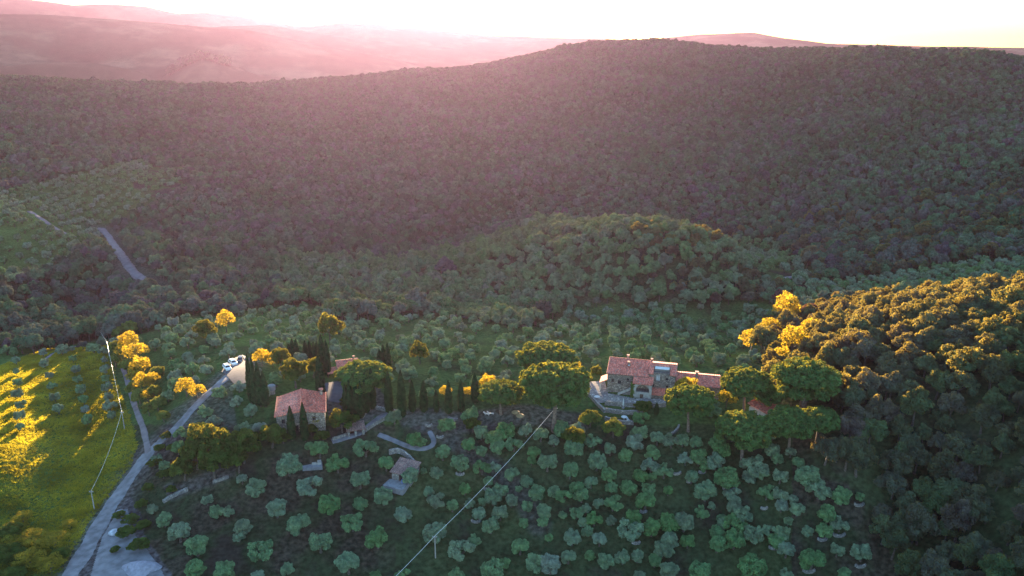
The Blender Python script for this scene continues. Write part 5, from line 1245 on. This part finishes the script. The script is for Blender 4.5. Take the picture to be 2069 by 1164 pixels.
# ---------------------------------------------------------------- parked cars
def car(px, py, rz, paint, label, kind=0):
    q = at(px, py); L_ = 4.2
    o = thing('parked_car', label, 'car', (q[0], q[1], q[2] + .26), rz, 'cars parked at the end of the driveway')
    low = [(-2.1,.28),(-2.12,.55),(-2.05,.86),(-1.2,.93),(1.0,.97),(2.0,.93),(2.1,.6),(2.08,.28),(1.75,.24),(1.68,.5),(1.5,.62),(1.25,.62),(1.07,.5),(1.0,.22),(-.95,.22),(-1.02,.5),(-1.2,.62),(-1.45,.62),(-1.63,.5),(-1.7,.24)]
    body = MB().prism(low, -.86, .86)
    cab = [(-1.3,.93),(-.62,1.42),(-.3,1.47),(1.2,1.47),(1.72,1.38),(2.0,.94)]; y0, y1 = .80, .62
    n = len(cab)
    vs = [(x, -(y0 if z < 1 else y1), z) for x, z in cab] + [(x, (y0 if z < 1 else y1), z) for x, z in cab]
    body.add(vs, [tuple(range(n)), tuple(range(2*n-1, n-1, -1))] + [((i+1) % n, i, n+i, n+(i+1) % n) for i in range(n - 1)])
    body.build('body', paint, o, bevel=.05)
    g = .006
    def pane(pts, nm): m = MB(); m.add(pts, [tuple(range(len(pts)))]); m.build(nm, DARKP if paint is WHITEP else GLASS, o)
    pane([(-1.24-g*2, -.70, .985), (-1.24-g*2, .70, .985), (-.66-g*2, .57, 1.40), (-.66-g*2, -.57, 1.40)], 'windscreen')
    pane([(1.98+g, -.68, 1.0), (1.98+g, .68, 1.0), (1.75+g*2, .57, 1.34), (1.75+g*2, -.57, 1.34)], 'rear_window')
    for s in (-1, 1):
        f = lambda z: (y0 + (y1 - y0) * (z - .93) / .49) * s + g * 2 * s
        pane([(-1.0, f(1.0), 1.0), (.25, f(1.0), 1.0), (.25, f(1.38), 1.38), (-.5, f(1.38), 1.38)], 'side_window'); pane([(.36, f(1.0), 1.0), (1.75, f(1.0), 1.0), (1.5, f(1.36), 1.36), (.36, f(1.38), 1.38)], 'side_window')
        MB().box(-2.14, -2.06, s * .62 - .16, s * .62 + .16, .62, .76).build('headlight', LAMPM, o); MB().box(2.05, 2.13, s * .66 - .13, s * .66 + .13, .62, .84).build('tail_light', REDM, o)
        MB().box(-.95, -.78, s * .98 - .09, s * .98 + .09, .95, 1.08).build('mirror', paint, o)
        for x in (-1.32, 1.38):
            wh = bpy.data.objects.new('wheel', None); COL.objects.link(wh); wh.parent = o; wh.location = (x, s * .80, .30)
            wh.rotation_euler = (math.pi / 2, 0, 0); MB().lathe([(.18, -.1), (.30, -.1), (.31, 0), (.30, .1), (.18, .1)], 16).build('tyre', RUBBER, wh); MB().lathe([(.0, -.06), (.19, -.09), (.19, .09), (.01, .06)], 12).build('rim', CHROME, wh)
    MB().box(-2.2, -2.06, -.78, .78, .26, .46).build('bumper', paint, o, bevel=.03); MB().box(2.06, 2.2, -.78, .78, .26, .46).build('bumper', paint, o, bevel=.03)
car(459, 747, math.radians(125), WHITEP, 'white hatchback nearest the bushes, leftmost of the three parked cars')
car(471, 737, math.radians(128), WHITEP, 'white hatchback in the middle, between the other white car and the dark one')
car(486, 731, math.radians(100), DARKP, 'dark car parked at the far right of the two white cars')

# ---------------------------------------------------------------- power line
def pole(px, py_top, py_base, label, hmin=5.0):
    x, y, z = at(px, py_base); lo, hi = 1.0, 25.0
    for _ in range(30):
        m_ = (lo + hi) / 2
        if project(x, y, z + m_)[1] > py_top: lo = m_
        else: hi = m_
    h = max(lo, hmin); o = thing('utility_pole', label, 'utility pole', (x, y, z), 0, 'utility poles')
    MB().tube([(0, 0, -.5), (0, 0, h)], [.17, .11], 8).build('post', POLE, o); MB().box(-.55, .55, -.06, .06, h - .35, h - .22).build('crossarm', POLE, o)
    for s in (-.45, .45): MB().lathe([(.03, 0), (.07, .05), (.05, .14), (.07, .2), (.02, .24)], 8, (s, 0, h - .22)).build('insulator', CLOTH, o)
    return Vector((x, y, z + h))
def wire(a, b, sag, label, r=.035):
    pts = [a.lerp(b, t) - Vector((0, 0, sag * 4 * t * (1 - t))) for t in [k / 24 for k in range(25)]]
    o = MB().tube(pts, r, 5).build('power_wire', WIRE); tag(o, label, 'power wire')
pA = pole(1122, 829, 857, 'wooden utility pole at the foot of the largest umbrella pine'); pB = pole(880, 1083, 1127, 'wooden utility pole among the olives of the front slope')
pC = pole(700, 1262, 1312, 'wooden utility pole just below the bottom edge of the picture')
wire(pA, pB, 1.0, 'pale power wire sweeping down over the olive slope from the largest pine'); wire(pB, pC, .5, 'power wire running out of the picture from the slope pole')
p1 = pole(221, 690, 722, 'utility pole at the upper end of the golden tree line'); p2 = pole(252, 832, 868, 'utility pole where the lane meets the field'); p3 = pole(191, 992, 1030, 'utility pole standing in the near field beside the road')
wire(p1, p2, 1.2, 'pale power wire along the lane beside the golden trees', .025); wire(p2, p3, 1.4, 'pale power wire crossing the corner of the left field', .025)
q = at(185, 640, 8); wire(p1, Vector((q[0], q[1], q[2] + 8)), .6, 'short power wire vanishing into the woods behind the upper pole', .02)
MB_ = None
# grass tufts on the open field and verges
X, Y = jgrid(-190, 60, 125, 430, 0.62, .1, .5); Zg = H(X, Y); z, px, py, dep = zones(X, Y, Zg, 0)
k = (z == 2) & road_clear(X, Y, .4) & ~built(X, Y) & (px > -120); X, Y, Zg = X[k], Y[k], Zg[k]
rs = np.random.RandomState(77); TU = []
for i in range(4):
    n = 46; p = np.stack([rs.randn(n) * .42, rs.randn(n) * .42, rs.uniform(.05, .42, n)], 1); nr = np.stack([rs.randn(n), rs.randn(n), np.full(n, .05)], 1)
    v, f = leaf_cloud(rs, p, nr, .30, up=.0, asp=.35); TU.append((None, mesh_np('grass_tuft', v, f, [GRASSM]), 0, 1))
mass('meadow_grass', 'grass', np.stack([X, Y, Zg, RS.uniform(.4, .95, len(X)) * (1 + .2 * wob(X, Y, .12, 4))], 1), protos=TU)
print('tufts', len(X))
# woods on the first far ridge and the knoll in the valley
def far_patch(name, n, az0, az1, d0, d1, s0, s1, cond=None):
    a = RS.uniform(az0, az1, n); d = RS.uniform(d0, d1, n); x = np.sin(a) * d; y = np.cos(a) * d
    mass(name, 'far', np.stack([x, y, H(x, y) - 1, RS.uniform(s0, s1, n)], 1))
a_ = math.atan2(430 - CX, F); far_patch('valley_copse', 260, a_ - .035, a_ + .03, 2720, 2810, 1.6, 3.2)
# ---------------------------------------------------------------- evening haze
zt = max(float(GZ.max()) + 8, 128.0); zb = float(GZ.min()) - 1.5
hz = MB().box(-8000, 8000, -8000, 8000, zb, zt); hz = hz.build('haze', DARK)
hm = bpy.data.materials.new('haze_air'); hm.use_nodes = True; nt = hm.node_tree; nt.nodes.clear(); ou = nt.nodes.new('ShaderNodeOutputMaterial')
pv = nt.nodes.new('ShaderNodeVolumePrincipled'); pv.inputs['Density'].default_value = HAZE_D; pv.inputs['Color'].default_value = (*HAZE_C, 1); pv.inputs['Anisotropy'].default_value = HAZE_G
nt.links.new(pv.outputs[0], ou.inputs['Volume']); hz.data.materials.clear(); hz.data.materials.append(hm); tag(hz, kind='stuff')
